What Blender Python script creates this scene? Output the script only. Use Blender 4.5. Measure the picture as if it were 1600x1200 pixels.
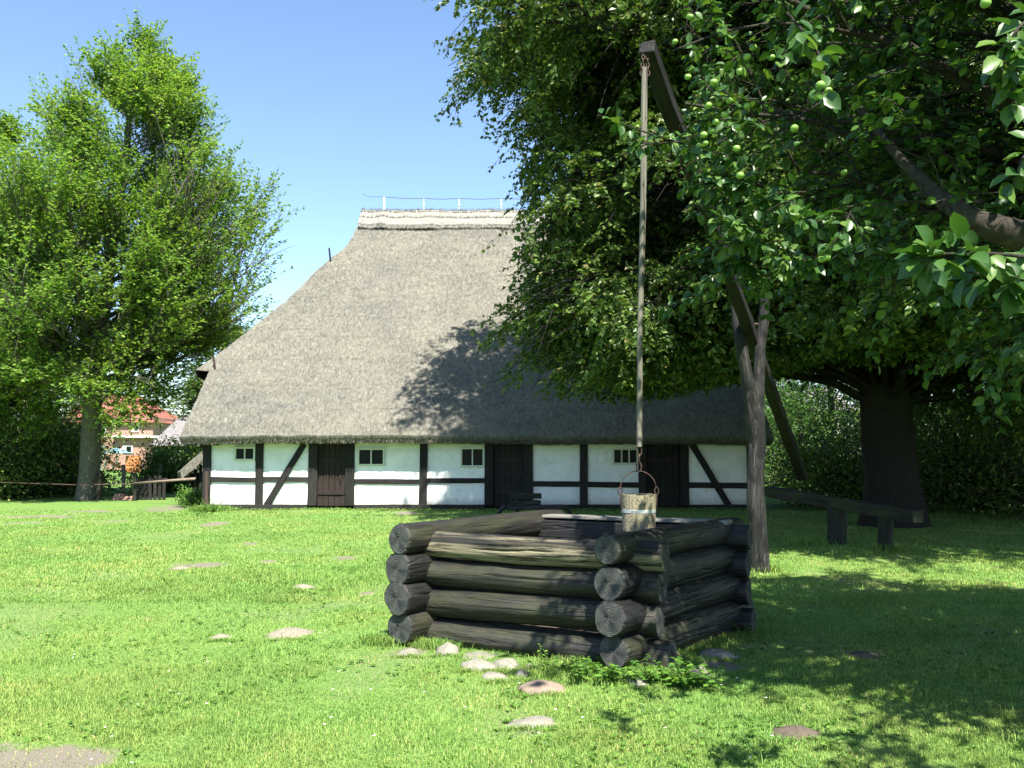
import bpy, math, random
import numpy as np
from mathutils import Matrix, Vector
PI = math.pi
rng = np.random.default_rng(7)
random.seed(7)
sc = bpy.context.scene
C = sc.collection
for _o in list(bpy.data.objects): bpy.data.objects.remove(_o)

# ------------------------------------------------------------------ camera
F = 1400.0; YH = 706.0; EYE = 1.65
PITCH = math.atan((YH-600)/F)
cp, sp_ = math.cos(PITCH), math.sin(PITCH)
def ray(x, y):
    u, v = (x-800)/F, (600-y)/F
    return np.array([u, cp - v*sp_, sp_ + v*cp])
def at(x, y, D):                 # point at world depth D that the photograph shows at (x, y)
    r = ray(x, y); return np.array([0, 0, EYE]) + r*(D/r[1])
def gnd(x, y, z=0.0):
    r = ray(x, y); return np.array([0, 0, EYE]) + r*((z-EYE)/r[2])
cam = bpy.data.objects.new('camera', bpy.data.cameras.new('camera'))
C.objects.link(cam); sc.camera = cam
cam.location = (0, 0, EYE); cam.rotation_euler = (PI/2+PITCH, 0, 0)
cam.data.sensor_width = 36; cam.data.lens = F/1600*36
cam.data.clip_start = 0.05; cam.data.clip_end = 5000

# ------------------------------------------------------------------ light
SUN_EL = math.radians(55.5); sx, sy = 0.26, -0.9656          # horizontal direction towards the sun
to_sun = Vector((sx*math.cos(SUN_EL), sy*math.cos(SUN_EL), math.sin(SUN_EL))).normalized()
sl = bpy.data.lights.new('sun', 'SUN'); sl.energy = 5.0; sl.angle = math.radians(0.53); sl.color = (1, .95, .86)
so = bpy.data.objects.new('sun', sl); C.objects.link(so)
so.rotation_euler = to_sun.to_track_quat('Z', 'Y').to_euler(); so.location = (10, -10, 30)
w = bpy.data.worlds.new('World'); sc.world = w; w.use_nodes = True
wn = w.node_tree; bg = wn.nodes['Background']
sky = wn.nodes.new('ShaderNodeTexSky'); sky.sky_type = 'NISHITA'; sky.sun_disc = False
sky.sun_elevation = SUN_EL; sky.sun_rotation = math.atan2(sx, sy)
sky.air_density = 1.0; sky.dust_density = 0.25; sky.ozone_density = 3.5; sky.altitude = 0
wn.links.new(sky.outputs[0], bg.inputs[0]); bg.inputs[1].default_value = 0.088
sc.view_settings.view_transform = 'Standard'; sc.view_settings.look = 'None'
sc.view_settings.exposure = 1.68; sc.view_settings.gamma = 1
sc.cycles.max_bounces = 6; sc.cycles.transparent_max_bounces = 4
sc.cycles.diffuse_bounces = 3; sc.cycles.glossy_bounces = 2; sc.cycles.transmission_bounces = 3
sc.cycles.use_denoising = True; sc.cycles.denoiser = 'OPENIMAGEDENOISE'; sc.cycles.denoising_input_passes = 'RGB_ALBEDO_NORMAL'
sc.cycles.sample_clamp_indirect = 4

# ------------------------------------------------------------------ noise
def _h(i, j, k, s):
    n = (i*374761393 + j*668265263 + k*2147483647 + s*974634777) & 0xffffffff
    n = ((n ^ (n >> 13))*1274126177) & 0xffffffff
    return ((n ^ (n >> 16)) & 0xffff)/65535.0
def vnoise(P, scale=1.0, seed=0):
    P = np.asarray(P, float)*scale; I = np.floor(P).astype(np.int64); f = P-I; f = f*f*(3-2*f)
    r = 0
    for a in (0, 1):
        for b in (0, 1):
            for c in (0, 1):
                wt = (f[..., 0] if a else 1-f[..., 0])*(f[..., 1] if b else 1-f[..., 1])*(f[..., 2] if c else 1-f[..., 2])
                r = r + wt*_h(I[..., 0]+a, I[..., 1]+b, I[..., 2]+c, seed)
    return r
def fbm(P, scale=1.0, seed=0, octv=3):
    r = 0; t = 0
    for o in range(octv):
        r = r + vnoise(P, scale*2**o, seed+o)*.5**o; t += .5**o
    return r/t

# ------------------------------------------------------------------ materials
class NT:
    def __init__(s, name):
        s.m = bpy.data.materials.new(name); s.m.use_nodes = True; s.t = s.m.node_tree
        s.n = s.t.nodes; s.b = s.n['Principled BSDF']; s.out = s.n['Material Output']
        s.tc = s.n.new('ShaderNodeTexCoord')
    def L(s, a, b): s.t.links.new(a, b)
    def mapping(s, scale, src='Object'):
        m = s.n.new('ShaderNodeMapping'); m.inputs['Scale'].default_value = scale; s.L(s.tc.outputs[src], m.inputs[0]); return m.outputs[0]
    def noise(s, vec, scale, detail=4, rough=.6, dist=0):
        t = s.n.new('ShaderNodeTexNoise'); t.inputs['Scale'].default_value = scale; t.inputs['Detail'].default_value = detail
        t.inputs['Roughness'].default_value = rough; t.inputs['Distortion'].default_value = dist; s.L(vec, t.inputs['Vector']); return t.outputs[0]
    def ramp(s, fac, stops):
        r = s.n.new('ShaderNodeValToRGB'); e = r.color_ramp.elements
        while len(e) < len(stops): e.new(.5)
        for i, (p, c) in enumerate(stops):
            e[i].position = p; e[i].color = (*c, 1) if isinstance(c, tuple) else (c, c, c, 1)
        s.L(fac, r.inputs[0]); return r.outputs[0]
    def mix(s, f, a, b, mode='MIX'):
        m = s.n.new('ShaderNodeMix'); m.data_type = 'RGBA'; m.blend_type = mode
        for sock, v in ((m.inputs[0], f), (m.inputs[6], a), (m.inputs[7], b)):
            if isinstance(v, bpy.types.NodeSocket): s.L(v, sock)
            elif isinstance(v, tuple): sock.default_value = (*v, 1)
            else: sock.default_value = v
        return m.outputs[2]
    def math(s, op, a, b=0):
        m = s.n.new('ShaderNodeMath'); m.operation = op
        for sock, v in ((m.inputs[0], a), (m.inputs[1], b)):
            if isinstance(v, bpy.types.NodeSocket): s.L(v, sock)
            else: sock.default_value = v
        return m.outputs[0]
    def attr(s, name):
        a = s.n.new('ShaderNodeAttribute'); a.attribute_name = name; return a
    def bump(s, h, strength=.5, dist=.02):
        b = s.n.new('ShaderNodeBump'); b.inputs['Strength'].default_value = strength; b.inputs['Distance'].default_value = dist
        s.L(h, b.inputs['Height']); s.L(b.outputs[0], s.b.inputs['Normal'])
    def col(s, c):
        if isinstance(c, bpy.types.NodeSocket): s.L(c, s.b.inputs['Base Color'])
        else: s.b.inputs['Base Color'].default_value = (*c, 1)
    def rough(s, r, spec=.3):
        s.b.inputs['Roughness'].default_value = r; s.b.inputs['Specular IOR Level'].default_value = spec

def m_simple(name, c, rough=.8, var=.3, scale=8, bump=.2, metal=0, spec=.3):
    k = NT(name); v = k.mapping((1, 1, 1)); n = k.noise(v, scale, 6, .65)
    lo = tuple(x*(1-var) for x in c); hi = tuple(min(1, x*(1+var)) for x in c)
    k.col(k.ramp(n, [(.25, lo), (.75, hi)])); k.rough(rough, spec); k.b.inputs['Metallic'].default_value = metal
    if bump: k.bump(n, bump, .01)
    return k.m

def m_wood(name, dark, mid, light, moss=None, shade_blotch=0, peel=0.0, stretch=.5, freq=9, rough=.75, bump=.6, spec=.25):
    k = NT(name); v = k.mapping((stretch, freq, freq)); oi = k.n.new('ShaderNodeObjectInfo')
    add = k.n.new('ShaderNodeVectorMath'); add.operation = 'ADD'; k.L(v, add.inputs[0])
    cmb = k.n.new('ShaderNodeCombineXYZ'); k.L(k.math('MULTIPLY', oi.outputs['Random'], 37), cmb.inputs[0]); k.L(cmb.outputs[0], add.inputs[1])
    v = add.outputs[0]
    fib = k.noise(v, 4.5, 10, .8, .3); big = k.noise(v, .55, 3, .6)
    crack = k.noise(v, 1.3, 2, .5, .6)
    c = k.ramp(fib, [(.3, dark), (.55, mid), (.78, light)])
    br = k.math('ADD', .75, k.math('MULTIPLY', oi.outputs['Random'], .5))
    sc_ = k.n.new('ShaderNodeCombineColor')
    for i in range(3): k.L(br, sc_.inputs[i])
    c = k.mix(1.0, c, sc_.outputs[0], 'MULTIPLY')
    c = k.mix(k.ramp(crack, [(.495, 0.0), (.503, 1.0), (.513, 0.0)]), c, tuple(x*.3 for x in dark))
    if peel:
        pf = k.math('MULTIPLY', k.ramp(big, [(1-peel-.04, 0.0), (1-peel+.04, 1.0)]), k.ramp(fib, [(.42, 0.0), (.5, 1.0)]))
        c = k.mix(pf, c, (.19, .17, .11))
    if moss:
        ob = k.noise(k.mapping((1.2, 5, 5)), 1.0, 5, .7)
        c = k.mix(k.math('MULTIPLY', k.ramp(ob, [(.5, 0.0), (.68, 1.0)]), .4), c, moss)
    if shade_blotch:  # dark patches painted in for the leaf shadows on the sweep post
        bn = k.noise(k.mapping((2.2, 4, 4)), 1.3, 6, .7, .8); c = k.mix(k.math('MULTIPLY', k.ramp(bn, [(.45, 0.0), (.56, 1.0)]), shade_blotch), c, tuple(x*1.2 for x in dark))
    k.col(c); k.rough(rough, spec)
    hb = k.math('ADD', fib, k.math('MULTIPLY', k.ramp(crack, [(.48, 1.0), (.503, 0.0), (.525, 1.0)]), .8))
    k.bump(hb, bump, .015)
    return k.m

def m_leaf(name, stops, trans=.35, gloss=.25, rough=.45, patch=None, tint=(1.2, 1.25, .5)):
    k = NT(name); a = k.attr('rnd')
    c = k.ramp(a.outputs['Fac'], stops)
    if patch:
        n = k.noise(k.mapping((1, 1, 1)), patch[0], 3, .6); c = k.mix(k.ramp(n, [(.38, 0.0), (.62, 1.0)]), c, k.mix(1.0, c, patch[1], 'MULTIPLY'))
    k.col(c); k.b.inputs['Roughness'].default_value = rough; k.b.inputs['Specular IOR Level'].default_value = gloss
    tr = k.n.new('ShaderNodeBsdfTranslucent'); k.L(k.mix(1.0, c, tint, 'MULTIPLY'), tr.inputs[0])
    ms = k.n.new('ShaderNodeMixShader'); ms.inputs[0].default_value = trans
    k.L(k.b.outputs[0], ms.inputs[1]); k.L(tr.outputs[0], ms.inputs[2]); k.L(ms.outputs[0], k.out.inputs[0])
    return k.m

M = {}
M['log'] = m_wood('weathered_tarred_log', (.005, .005, .0045), (.019, .018, .0155), (.066, .061, .050), moss=(.06, .066, .022), stretch=.5, freq=8, rough=.5, spec=.4)
M['log_dark'] = m_wood('shade_dark_tarred_log', (.003, .003, .003), (.008, .008, .0078), (.024, .024, .023), stretch=.5, freq=8, rough=.5, spec=.45)  # tarred log with the deep shade of the well's right side in its colour
M['log_peel'] = m_wood('peeling_log', (.006, .006, .006), (.022, .021, .018), (.075, .071, .056), peel=.47, stretch=.45, freq=8, rough=.6)
def m_end():
    k = NT('log_end_grain'); v = k.mapping((0, 1, 1)); n = k.noise(k.mapping((1, 1, 1)), 14, 6, .7)
    wv = k.n.new('ShaderNodeTexWave'); wv.wave_type = 'RINGS'; wv.rings_direction = 'X'
    wv.inputs['Scale'].default_value = 24; wv.inputs['Distortion'].default_value = 3; wv.inputs['Detail'].default_value = 3; wv.inputs['Detail Scale'].default_value = 2
    k.L(v, wv.inputs[0])
    c = k.ramp(n, [(.25, (.028, .030, .029)), (.75, (.085, .09, .084))])
    c = k.mix(.16, c, k.ramp(wv.outputs[1], [(0, (.035, .035, .035)), (1, (.10, .105, .10))]))
    cr = k.noise(k.mapping((0, 3, 9)), 1.5, 2, .5, 1.2)
    c = k.mix(k.ramp(cr, [(.49, 0.0), (.5, 1.0), (.51, 0.0)]), c, (.01, .01, .01))
    k.col(c); k.rough(.75); k.bump(k.math('ADD', n, wv.outputs[1]), .4, .01); return k.m
M['log_end'] = m_end()
M['post'] = m_wood('grey_weathered_post', (.006, .006, .006), (.032, .031, .028), (.20, .196, .175), shade_blotch=.9, stretch=.35, freq=6, rough=.6)
M['beam_wood'] = m_wood('weathered_beam', (.004, .004, .0038), (.018, .0175, .016), (.075, .072, .062), stretch=.3, freq=6)
M['rod'] = m_wood('pale_weathered_rod', (.09, .085, .065), (.20, .19, .15), (.36, .35, .28), stretch=.4, freq=16, rough=.8)
M['board'] = m_wood('pale_grey_board', (.10, .10, .085), (.25, .24, .21), (.42, .41, .36), stretch=.5, freq=12, rough=.8)
M['timber'] = m_wood('black_timber', (.007, .0065, .006), (.021, .020, .018), (.055, .052, .045), stretch=.6, freq=9, rough=.8)
M['door'] = m_wood('brown_door_wood', (.010, .007, .006), (.034, .025, .021), (.08, .063, .055), stretch=8, freq=8, rough=.8)
M['stave'] = m_wood('bucket_stave', (.10, .09, .055), (.24, .215, .14), (.38, .35, .24), stretch=10, freq=10, rough=.85)
M['rail_wood'] = m_wood('mossy_rail', (.008, .008, .006), (.02, .02, .015), (.065, .065, .045), moss=(.06, .08, .02), stretch=.4, freq=7)  # mossy wood, base colour lowered to carry the tree shade over the rail
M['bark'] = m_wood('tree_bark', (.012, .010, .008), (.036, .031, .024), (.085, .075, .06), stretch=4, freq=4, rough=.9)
M['bark_dark'] = m_wood('shaded_dark_bark', (.006, .005, .004), (.017, .015, .012), (.04, .036, .03), stretch=4, freq=4, rough=.9)  # bark copy with the darkness under the big crown put into its colour
M['bark_pale'] = m_wood('pale_bark', (.06, .055, .042), (.14, .13, .10), (.26, .25, .20), moss=(.08, .10, .04), stretch=3, freq=3, rough=.9)
M['iron'] = m_simple('rusty_iron', (.07, .045, .035), .7, .5, 40, .3, .3)
M['galv'] = m_simple('galvanised_band', (.48, .49, .50), .4, .2, 30, .1, .5)
M['ink'] = m_simple('black_paint', (.01, .01, .01), .6, .1)
M['stone'] = m_simple('field_stone', (.19, .18, .145), .85, .35, 7, .5)
M['stone_red'] = m_simple('reddish_stone', (.19, .145, .11), .85, .3, 7, .5)
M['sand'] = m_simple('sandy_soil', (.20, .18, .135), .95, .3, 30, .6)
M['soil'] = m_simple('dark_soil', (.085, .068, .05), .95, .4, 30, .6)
M['glass'] = m_simple('dark_window_glass', (.012, .016, .017), .12, .2, 2, 0, 0, .05)
M['white'] = m_simple('white_painted_wood', (.52, .55, .45), .6, .08, 10, .05)
M['brick'] = m_simple('red_brick', (.30, .18, .14), .9, .25, 1.5, .1)
M['tile'] = m_simple('red_roof_tile', (.24, .085, .06), .8, .25, 3, .2)
M['tile_grey'] = m_simple('grey_roof_tile', (.16, .15, .145), .85, .25, 3, .2)
M['orange'] = m_simple('orange_plastic', (.42, .17, .07), .5, .2, 6, .05)
M['blue_plastic'] = m_simple('pale_blue_cloth', (.16, .30, .36), .6, .2, 6, .05)
M['pink'] = m_simple('pale_pink_cloth', (.6, .35, .28), .7, .2, 6, .05)
def m_plaster():
    k = NT('whitewashed_plaster'); v = k.mapping((1, 1, 1)); n = k.noise(v, 2.2, 6, .7); f = k.noise(v, 18, 6, .7)
    c = k.ramp(n, [(.3, (.66, .68, .64)), (.6, (.80, .82, .79))])
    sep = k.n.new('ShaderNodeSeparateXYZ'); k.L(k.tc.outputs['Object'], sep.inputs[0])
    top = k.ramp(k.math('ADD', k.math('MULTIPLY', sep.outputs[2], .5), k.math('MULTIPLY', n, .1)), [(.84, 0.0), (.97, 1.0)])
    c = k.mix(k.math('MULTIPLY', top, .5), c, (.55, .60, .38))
    lowz = k.ramp(k.math('ADD', sep.outputs[2], k.math('MULTIPLY', f, .35)), [(.30, 1.0), (.52, 0.0)])
    c = k.mix(k.math('MULTIPLY', lowz, .55), c, (.30, .29, .22))
    ck = k.noise(v, 1.1, 3, .6, 1.5); c = k.mix(k.math('MULTIPLY', k.ramp(ck, [(.496, 0.0), (.5, 1.0), (.504, 0.0)]), .55), c, (.28, .28, .25))
    k.col(c); k.rough(.9, .1); k.bump(k.math('ADD', k.math('MULTIPLY', n, 2), f), .35, .02); return k.m
M['plaster'] = m_plaster()
def m_thatch(name, stops, streak):
    k = NT(name); v = k.mapping((1, 1, 1))
    f = k.noise(k.mapping((1, .5, .5)), 13, 10, .88, .6); p = k.noise(v, .5, 5, .65); q = k.noise(k.mapping((.5, 1, 1)), 1.7, 6, .7, .5)
    c = k.ramp(f, stops)
    c = k.mix(k.ramp(p, [(.35, .0), (.7, .65)]), c, k.mix(1.0, c, (.66, .69, .78), 'MULTIPLY'))
    c = k.mix(k.ramp(q, [(.5, .0), (.8, .8)]), c, streak)
    # horizontal courses
    sep = k.n.new('ShaderNodeSeparateXYZ'); k.L(k.tc.outputs['Object'], sep.inputs[0])
    zz = k.math('ADD', k.math('MULTIPLY', sep.outputs[2], 1.25), k.math('MULTIPLY', p, .9))
    fr = k.math('FRACT', zz); c = k.mix(k.math('MULTIPLY', k.ramp(fr, [(.0, 1.0), (.07, .0)]), .3), c, (.09, .08, .06))
    k.col(c); k.rough(.95, .1); k.bump(f, 1.0, .09); return k.m
M['thatch'] = m_thatch('grey_thatch', [(.29, (.038, .037, .031)), (.43, (.15, .142, .115)), (.56, (.265, .252, .208)), (.72, (.50, .48, .40))], (.27, .258, .20))
M['ridge_straw'] = m_thatch('pale_ridge_straw', [(.3, (.15, .142, .12)), (.5, (.34, .325, .28)), (.72, (.48, .465, .415))], (.37, .355, .31))
M['grass_blade'] = m_leaf('grass_blades', [(0, (.078, .17, .036)), (.45, (.165, .31, .068)), (.8, (.25, .39, .10)), (.93, (.32, .39, .12)), (1, (.42, .39, .22))], .35, .15, .6, patch=(.55, (1.28, .98, 1.05)), tint=(1.1, 1.2, .85))
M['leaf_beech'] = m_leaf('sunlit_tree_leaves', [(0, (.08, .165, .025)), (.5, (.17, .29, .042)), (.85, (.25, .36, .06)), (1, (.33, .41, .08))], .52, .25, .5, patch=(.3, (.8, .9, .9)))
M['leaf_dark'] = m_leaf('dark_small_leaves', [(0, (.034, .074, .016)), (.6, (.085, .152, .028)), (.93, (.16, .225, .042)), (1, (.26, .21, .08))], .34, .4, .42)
M['leaf_apple'] = m_leaf('apple_leaves', [(0, (.025, .07, .018)), (.6, (.048, .115, .022)), (1, (.11, .19, .035))], .30, .4, .38)
M['leaf_bush'] = m_leaf('bush_leaves', [(0, (.03, .08, .02)), (.6, (.06, .14, .03)), (1, (.11, .20, .04))], .35, .3, .5)
M['leaf_weed'] = m_leaf('weed_leaves', [(0, (.05, .13, .025)), (.6, (.10, .21, .03)), (1, (.16, .28, .045))], .35, .35, .45)
M['apple'] = m_simple('green_apple', (.16, .28, .05), .4, .2, 9, .0, 0, .5)
M['petal'] = m_simple('white_petals', (.8, .8, .78), .7, .05)
def m_ground():
    k = NT('lawn_ground'); v = k.mapping((1, 1, 1)); a = k.attr('dirt')
    n = k.noise(v, 26, 6, .7); p = k.noise(v, .45, 4, .6); fine = k.noise(v, 110, 3, .6)
    g = k.ramp(n, [(.3, (.06, .12, .030)), (.55, (.125, .225, .055)), (.75, (.19, .29, .085))])
    g = k.mix(k.ramp(p, [(.4, .0), (.65, .6)]), g, k.mix(1.0, g, (1.25, 1.05, .9), 'MULTIPLY'))
    d = k.ramp(fine, [(.3, (.12, .108, .082)), (.7, (.23, .205, .16))])
    f = k.math('ADD', a.outputs['Fac'], k.math('MULTIPLY', k.math('SUBTRACT', n, .5), .8))
    k.col(k.mix(k.ramp(f, [(.4, .0), (.62, 1.0)]), g, d)); k.rough(.95, .1); k.bump(k.math('ADD', n, fine), .6, .02); return k.m
M['ground'] = m_ground()

# ------------------------------------------------------------------ object helpers
WM = {}
def tag(o, label=None, cat=None, group=None, kind=None):
    if label: o['label'] = label
    if cat: o['category'] = cat
    if group: o['group'] = group
    if kind: o['kind'] = kind
    return o
def place(o, parent=None, mat=None):
    mat = mat or Matrix.Identity(4)
    C.objects.link(o); WM[o.name] = mat
    if parent is not None:
        o.parent = parent; o.matrix_basis = WM[parent.name].inverted() @ mat
    else: o.matrix_basis = mat
    return o
def empty(name, loc, rz=0):
    return place(bpy.data.objects.new(name, None), None, Matrix.Translation(Vector(loc)) @ Matrix.Rotation(rz, 4, 'Z'))
def mesh_np(name, batches, mats, smooth=False, attrs=None):
    """batches: list of (V (n,3), F (m,k), material index)"""
    me = bpy.data.meshes.new(name); V = []; L = []; S = []; MI = []; off = 0
    for V_, F_, mi in batches:
        V.append(V_); L.append((F_+off).ravel()); S.append(np.full(len(F_), F_.shape[1])); MI.append(np.full(len(F_), mi)); off += len(V_)
    V = np.concatenate(V); L = np.concatenate(L).astype(np.int32); S = np.concatenate(S).astype(np.int32); MI = np.concatenate(MI).astype(np.int32)
    me.vertices.add(len(V)); me.vertices.foreach_set('co', V.astype(np.float32).ravel())
    me.loops.add(len(L)); me.loops.foreach_set('vertex_index', L)
    me.polygons.add(len(S)); st = np.zeros(len(S), np.int32); st[1:] = np.cumsum(S)[:-1]
    me.polygons.foreach_set('loop_start', st); me.polygons.foreach_set('material_index', MI)
    me.polygons.foreach_set('use_smooth', np.full(len(S), smooth))
    for a, vals in (attrs or {}).items():
        at_ = me.attributes.new(a, 'FLOAT', 'POINT'); at_.data.foreach_set('value', vals.astype(np.float32))
    for m in mats: me.materials.append(m)
    me.update(calc_edges=True); me.validate()
    return me
def obj(name, me, parent=None, mat=None):
    return place(bpy.data.objects.new(name, me), parent, mat)
def local(V, parent):
    if parent is None: return V
    t = np.array(WM[parent.name].translation); return V-t
class MB:
    def __init__(s): s.v = []; s.f = []; s.mi = []
    def add(s, vs, fs, mi=0):
        o = len(s.v); s.v += [tuple(map(float, v)) for v in vs]; s.f += [tuple(i+o for i in f) for f in fs]; s.mi += [mi]*len(fs); return s
    def box(s, a, b, mi=0, R=None):
        (x0, y0, z0), (x1, y1, z1) = a, b
        vs = [(x0,y0,z0),(x1,y0,z0),(x1,y1,z0),(x0,y1,z0),(x0,y0,z1),(x1,y0,z1),(x1,y1,z1),(x0,y1,z1)]
        if R is not None: vs = [R @ Vector(v) for v in vs]
        return s.add(vs, [(0,3,2,1),(4,5,6,7),(0,1,5,4),(1,2,6,5),(2,3,7,6),(3,0,4,7)], mi)
    def tube(s, pts, r, n=8, mi=0, cap=True):
        pts = [Vector(p) for p in pts]; rs = r if hasattr(r, '__len__') else [r]*len(pts)
        prev = None; vs = []; fs = []
        for i, p in enumerate(pts):
            t = (pts[min(i+1, len(pts)-1)]-pts[max(i-1, 0)]).normalized()
            if prev is None: a = t.orthogonal().normalized()
            else: a = (prev - t*prev.dot(t)).normalized()
            prev = a; b = t.cross(a)
            for k in range(n):
                an = 2*PI*k/n; vs.append(p+(a*math.cos(an)+b*math.sin(an))*rs[i])
        for i in range(len(pts)-1):
            for k in range(n): k2 = (k+1) % n; fs.append((i*n+k, i*n+k2, (i+1)*n+k2, (i+1)*n+k))
        if cap: fs.append(tuple(range(n))[::-1]); fs.append(tuple((len(pts)-1)*n+k for k in range(n)))
        return s.add(vs, fs, mi)
    def build(s, name, mats, parent=None, mat=None, smooth=False, bevel=0):
        me = bpy.data.meshes.new(name); me.from_pydata(s.v, [], s.f)
        for m in (mats if isinstance(mats, (list, tuple)) else [mats]): me.materials.append(m)
        me.polygons.foreach_set('material_index', s.mi); me.polygons.foreach_set('use_smooth', [smooth]*len(s.f)); me.update()
        o = obj(name, me, parent, mat)
        if bevel:
            bv = o.modifiers.new('bevel', 'BEVEL'); bv.width = bevel; bv.segments = 2
        return o
def frame(a, b, up=(0, 0, 1)):
    a, b = Vector(a), Vector(b); x = (b-a).normalized(); u = Vector(up)
    if abs(x.dot(u)) > .98: u = Vector((0, 1, 0))
    y = u.cross(x).normalized(); z = x.cross(y)
    return Matrix(((x.x, y.x, z.x, a.x), (x.y, y.y, z.y, a.y), (x.z, y.z, z.z, a.z), (0, 0, 0, 1)))
def beam(name, a, b, wy, hz, mat, parent=None, jit=.006, up=(0, 0, 1), bevel=.008, taper=1):
    """a squared timber from a to b; its local X runs along it"""
    L_ = (Vector(b)-Vector(a)).length; n = max(2, int(L_/.35)); v = []; f = []
    for i in range(n+1):
        t = i/n; k = 1+(taper-1)*t
        for (sy_, sz_) in ((-1, -1), (1, -1), (1, 1), (-1, 1)):
            v.append((L_*t, sy_*wy*k/2+random.uniform(-jit, jit), sz_*hz*k/2+random.uniform(-jit, jit)))
    for i in range(n):
        for k in range(4): k2 = (k+1) % 4; f.append((i*4+k, (i+1)*4+k, (i+1)*4+k2, i*4+k2)[::-1])
    f.append((0, 1, 2, 3)[::-1]); f.append((n*4, n*4+1, n*4+2, n*4+3))
    m = MB(); m.add(v, f); return m.build(name, mat, parent, frame(a, b, up), bevel=bevel)
def roundlog(name, a, b, r, mats, parent=None, nr=28, bend=.02, bark=.06, checks=(), taper=1.0, seed=0, chamfer=.02, radii=None, path=None, nl=None, flat=0):
    """a round log from a to b with uneven girth, rounded rims and end-grain faces"""
    L_ = (Vector(b)-Vector(a)).length; nl = nl or max(6, int(L_/.09))
    xs = np.concatenate([[0, chamfer*.35], np.linspace(chamfer, L_-chamfer, nl), [L_-chamfer*.35, L_]])
    rs = np.ones(len(xs)); rs[0] = rs[-1] = 1-chamfer/r*.75; rs[1] = rs[-2] = 1-chamfer/r*.2
    th = np.linspace(0, 2*PI, nr, endpoint=False); X, T = np.meshgrid(xs, th, indexing='ij')
    base = r*(1+(taper-1)*X/L_) if radii is None else np.interp(X/L_, *radii)
    P = np.stack([X*.9+seed*13.1, np.cos(T)*1.2+seed, np.sin(T)*1.2], -1)
    P2 = np.stack([X*2.5+seed*3.1, np.cos(T)*4+seed, np.sin(T)*4], -1)
    R_ = base*rs[:, None]*(1+bark*2*(vnoise(P, 1.0, seed)-.5)+bark*.9*(vnoise(P2, 1.6, seed+5)-.5))
    if flat: R_ = np.where(np.sin(T) > .9, R_*(1-flat), R_)
    for (th0, x0_, x1_, dep) in checks:
        tc = th0+.10*(fbm(np.stack([X*1.8, X*0+seed, X*0], -1), 1, seed)-.5)*4; dth = (T-tc+PI) % (2*PI)-PI
        R_ = R_*(1-dep*np.exp(-(dth/.05)**2)*np.clip((X/L_-x0_)/.04, 0, 1)*np.clip((x1_-X/L_)/.06, 0, 1))
    by = bend*np.sin(PI*X/L_)*math.cos(seed*2.3); bz = bend*np.sin(PI*X/L_)*math.sin(seed*1.7)
    if path is not None: by = by+np.interp(X/L_, path[0], path[1]); bz = bz+np.interp(X/L_, path[0], path[2])
    V = np.stack([X, np.cos(T)*R_+by, np.sin(T)*R_+bz], -1).reshape(-1, 3)
    n = len(xs); i, j = np.meshgrid(np.arange(n-1), np.arange(nr), indexing='ij'); j2 = (j+1) % nr
    Fq = np.stack([i*nr+j, i*nr+j2, (i+1)*nr+j2, (i+1)*nr+j], -1).reshape(-1, 4)
    bat = [(V, Fq, 0)]
    for e, k in ((0, 0), (1, n-1)):
        ring = V[k*nr:(k+1)*nr]; c = ring.mean(0); VV = [ring]; 
        for q in (.66, .33):
            rr = c+(ring-c)*q; rr[:, 0] += (.004*np.sin(np.arange(nr)*3+seed)); VV.append(rr)
        VV.append(c[None]); VV = np.concatenate(VV); a_ = np.arange(nr); b_ = (a_+1) % nr
        q4 = np.concatenate([np.stack([a_, b_, b_+nr, a_+nr], -1), np.stack([a_+nr, b_+nr, b_+2*nr, a_+2*nr], -1)])
        t3 = np.stack([a_+2*nr, b_+2*nr, np.full(nr, 3*nr)], -1)
        if e == 0: q4 = q4[:, ::-1]; t3 = t3[:, ::-1]
        bat.append((VV, q4, 1)); bat.append((VV, t3, 1))
    me = mesh_np(name, bat, mats, smooth=True)
    return obj(name, me, parent, frame(a, b))

# ------------------------------------------------------------------ vegetation engine
def unit(v): return v/np.maximum(np.linalg.norm(v, axis=-1, keepdims=True), 1e-9)
def rdir(n): return unit(rng.normal(size=(n, 3)))
def tubes(P, R, sides):
    """P (N,K,3) polylines, R (N,K)"""
    N, K, _ = P.shape
    T = np.empty_like(P); T[:, 1:-1] = P[:, 2:]-P[:, :-2]; T[:, 0] = P[:, 1]-P[:, 0]; T[:, -1] = P[:, -1]-P[:, -2]; T = unit(T)
    av = unit(P[:, -1]-P[:, 0]); ref = np.where(np.abs(av[:, 2:3]) > .8, np.array([[1., 0, 0]]), np.array([[0, 0, 1.]]))
    n1 = unit(np.cross(T, ref[:, None, :])); n2 = np.cross(T, n1)
    a = np.linspace(0, 2*PI, sides, endpoint=False)
    V = P[:, :, None, :]+R[:, :, None, None]*(np.cos(a)[None, None, :, None]*n1[:, :, None, :]+np.sin(a)[None, None, :, None]*n2[:, :, None, :])
    V = V.reshape(-1, 3)
    ii, kk, ss = np.meshgrid(np.arange(N), np.arange(K-1), np.arange(sides), indexing='ij'); s2 = (ss+1) % sides; b = ii*K*sides+kk*sides
    Fq = np.stack([b+ss, b+s2, b+sides+s2, b+sides+ss], -1).reshape(-1, 4)
    return V, Fq
def bez(P0, P1, P2, K):
    t = np.linspace(0, 1, K)[None, :, None]
    return (1-t)**2*P0[:, None]+2*t*(1-t)*P1[:, None]+t*t*P2[:, None]
def bez_at(P0, P1, P2, t):
    t = t[:, None]; return (1-t)**2*P0+2*t*(1-t)*P1+t*t*P2, unit(2*(1-t)*(P1-P0)+2*t*(P2-P1))
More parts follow.
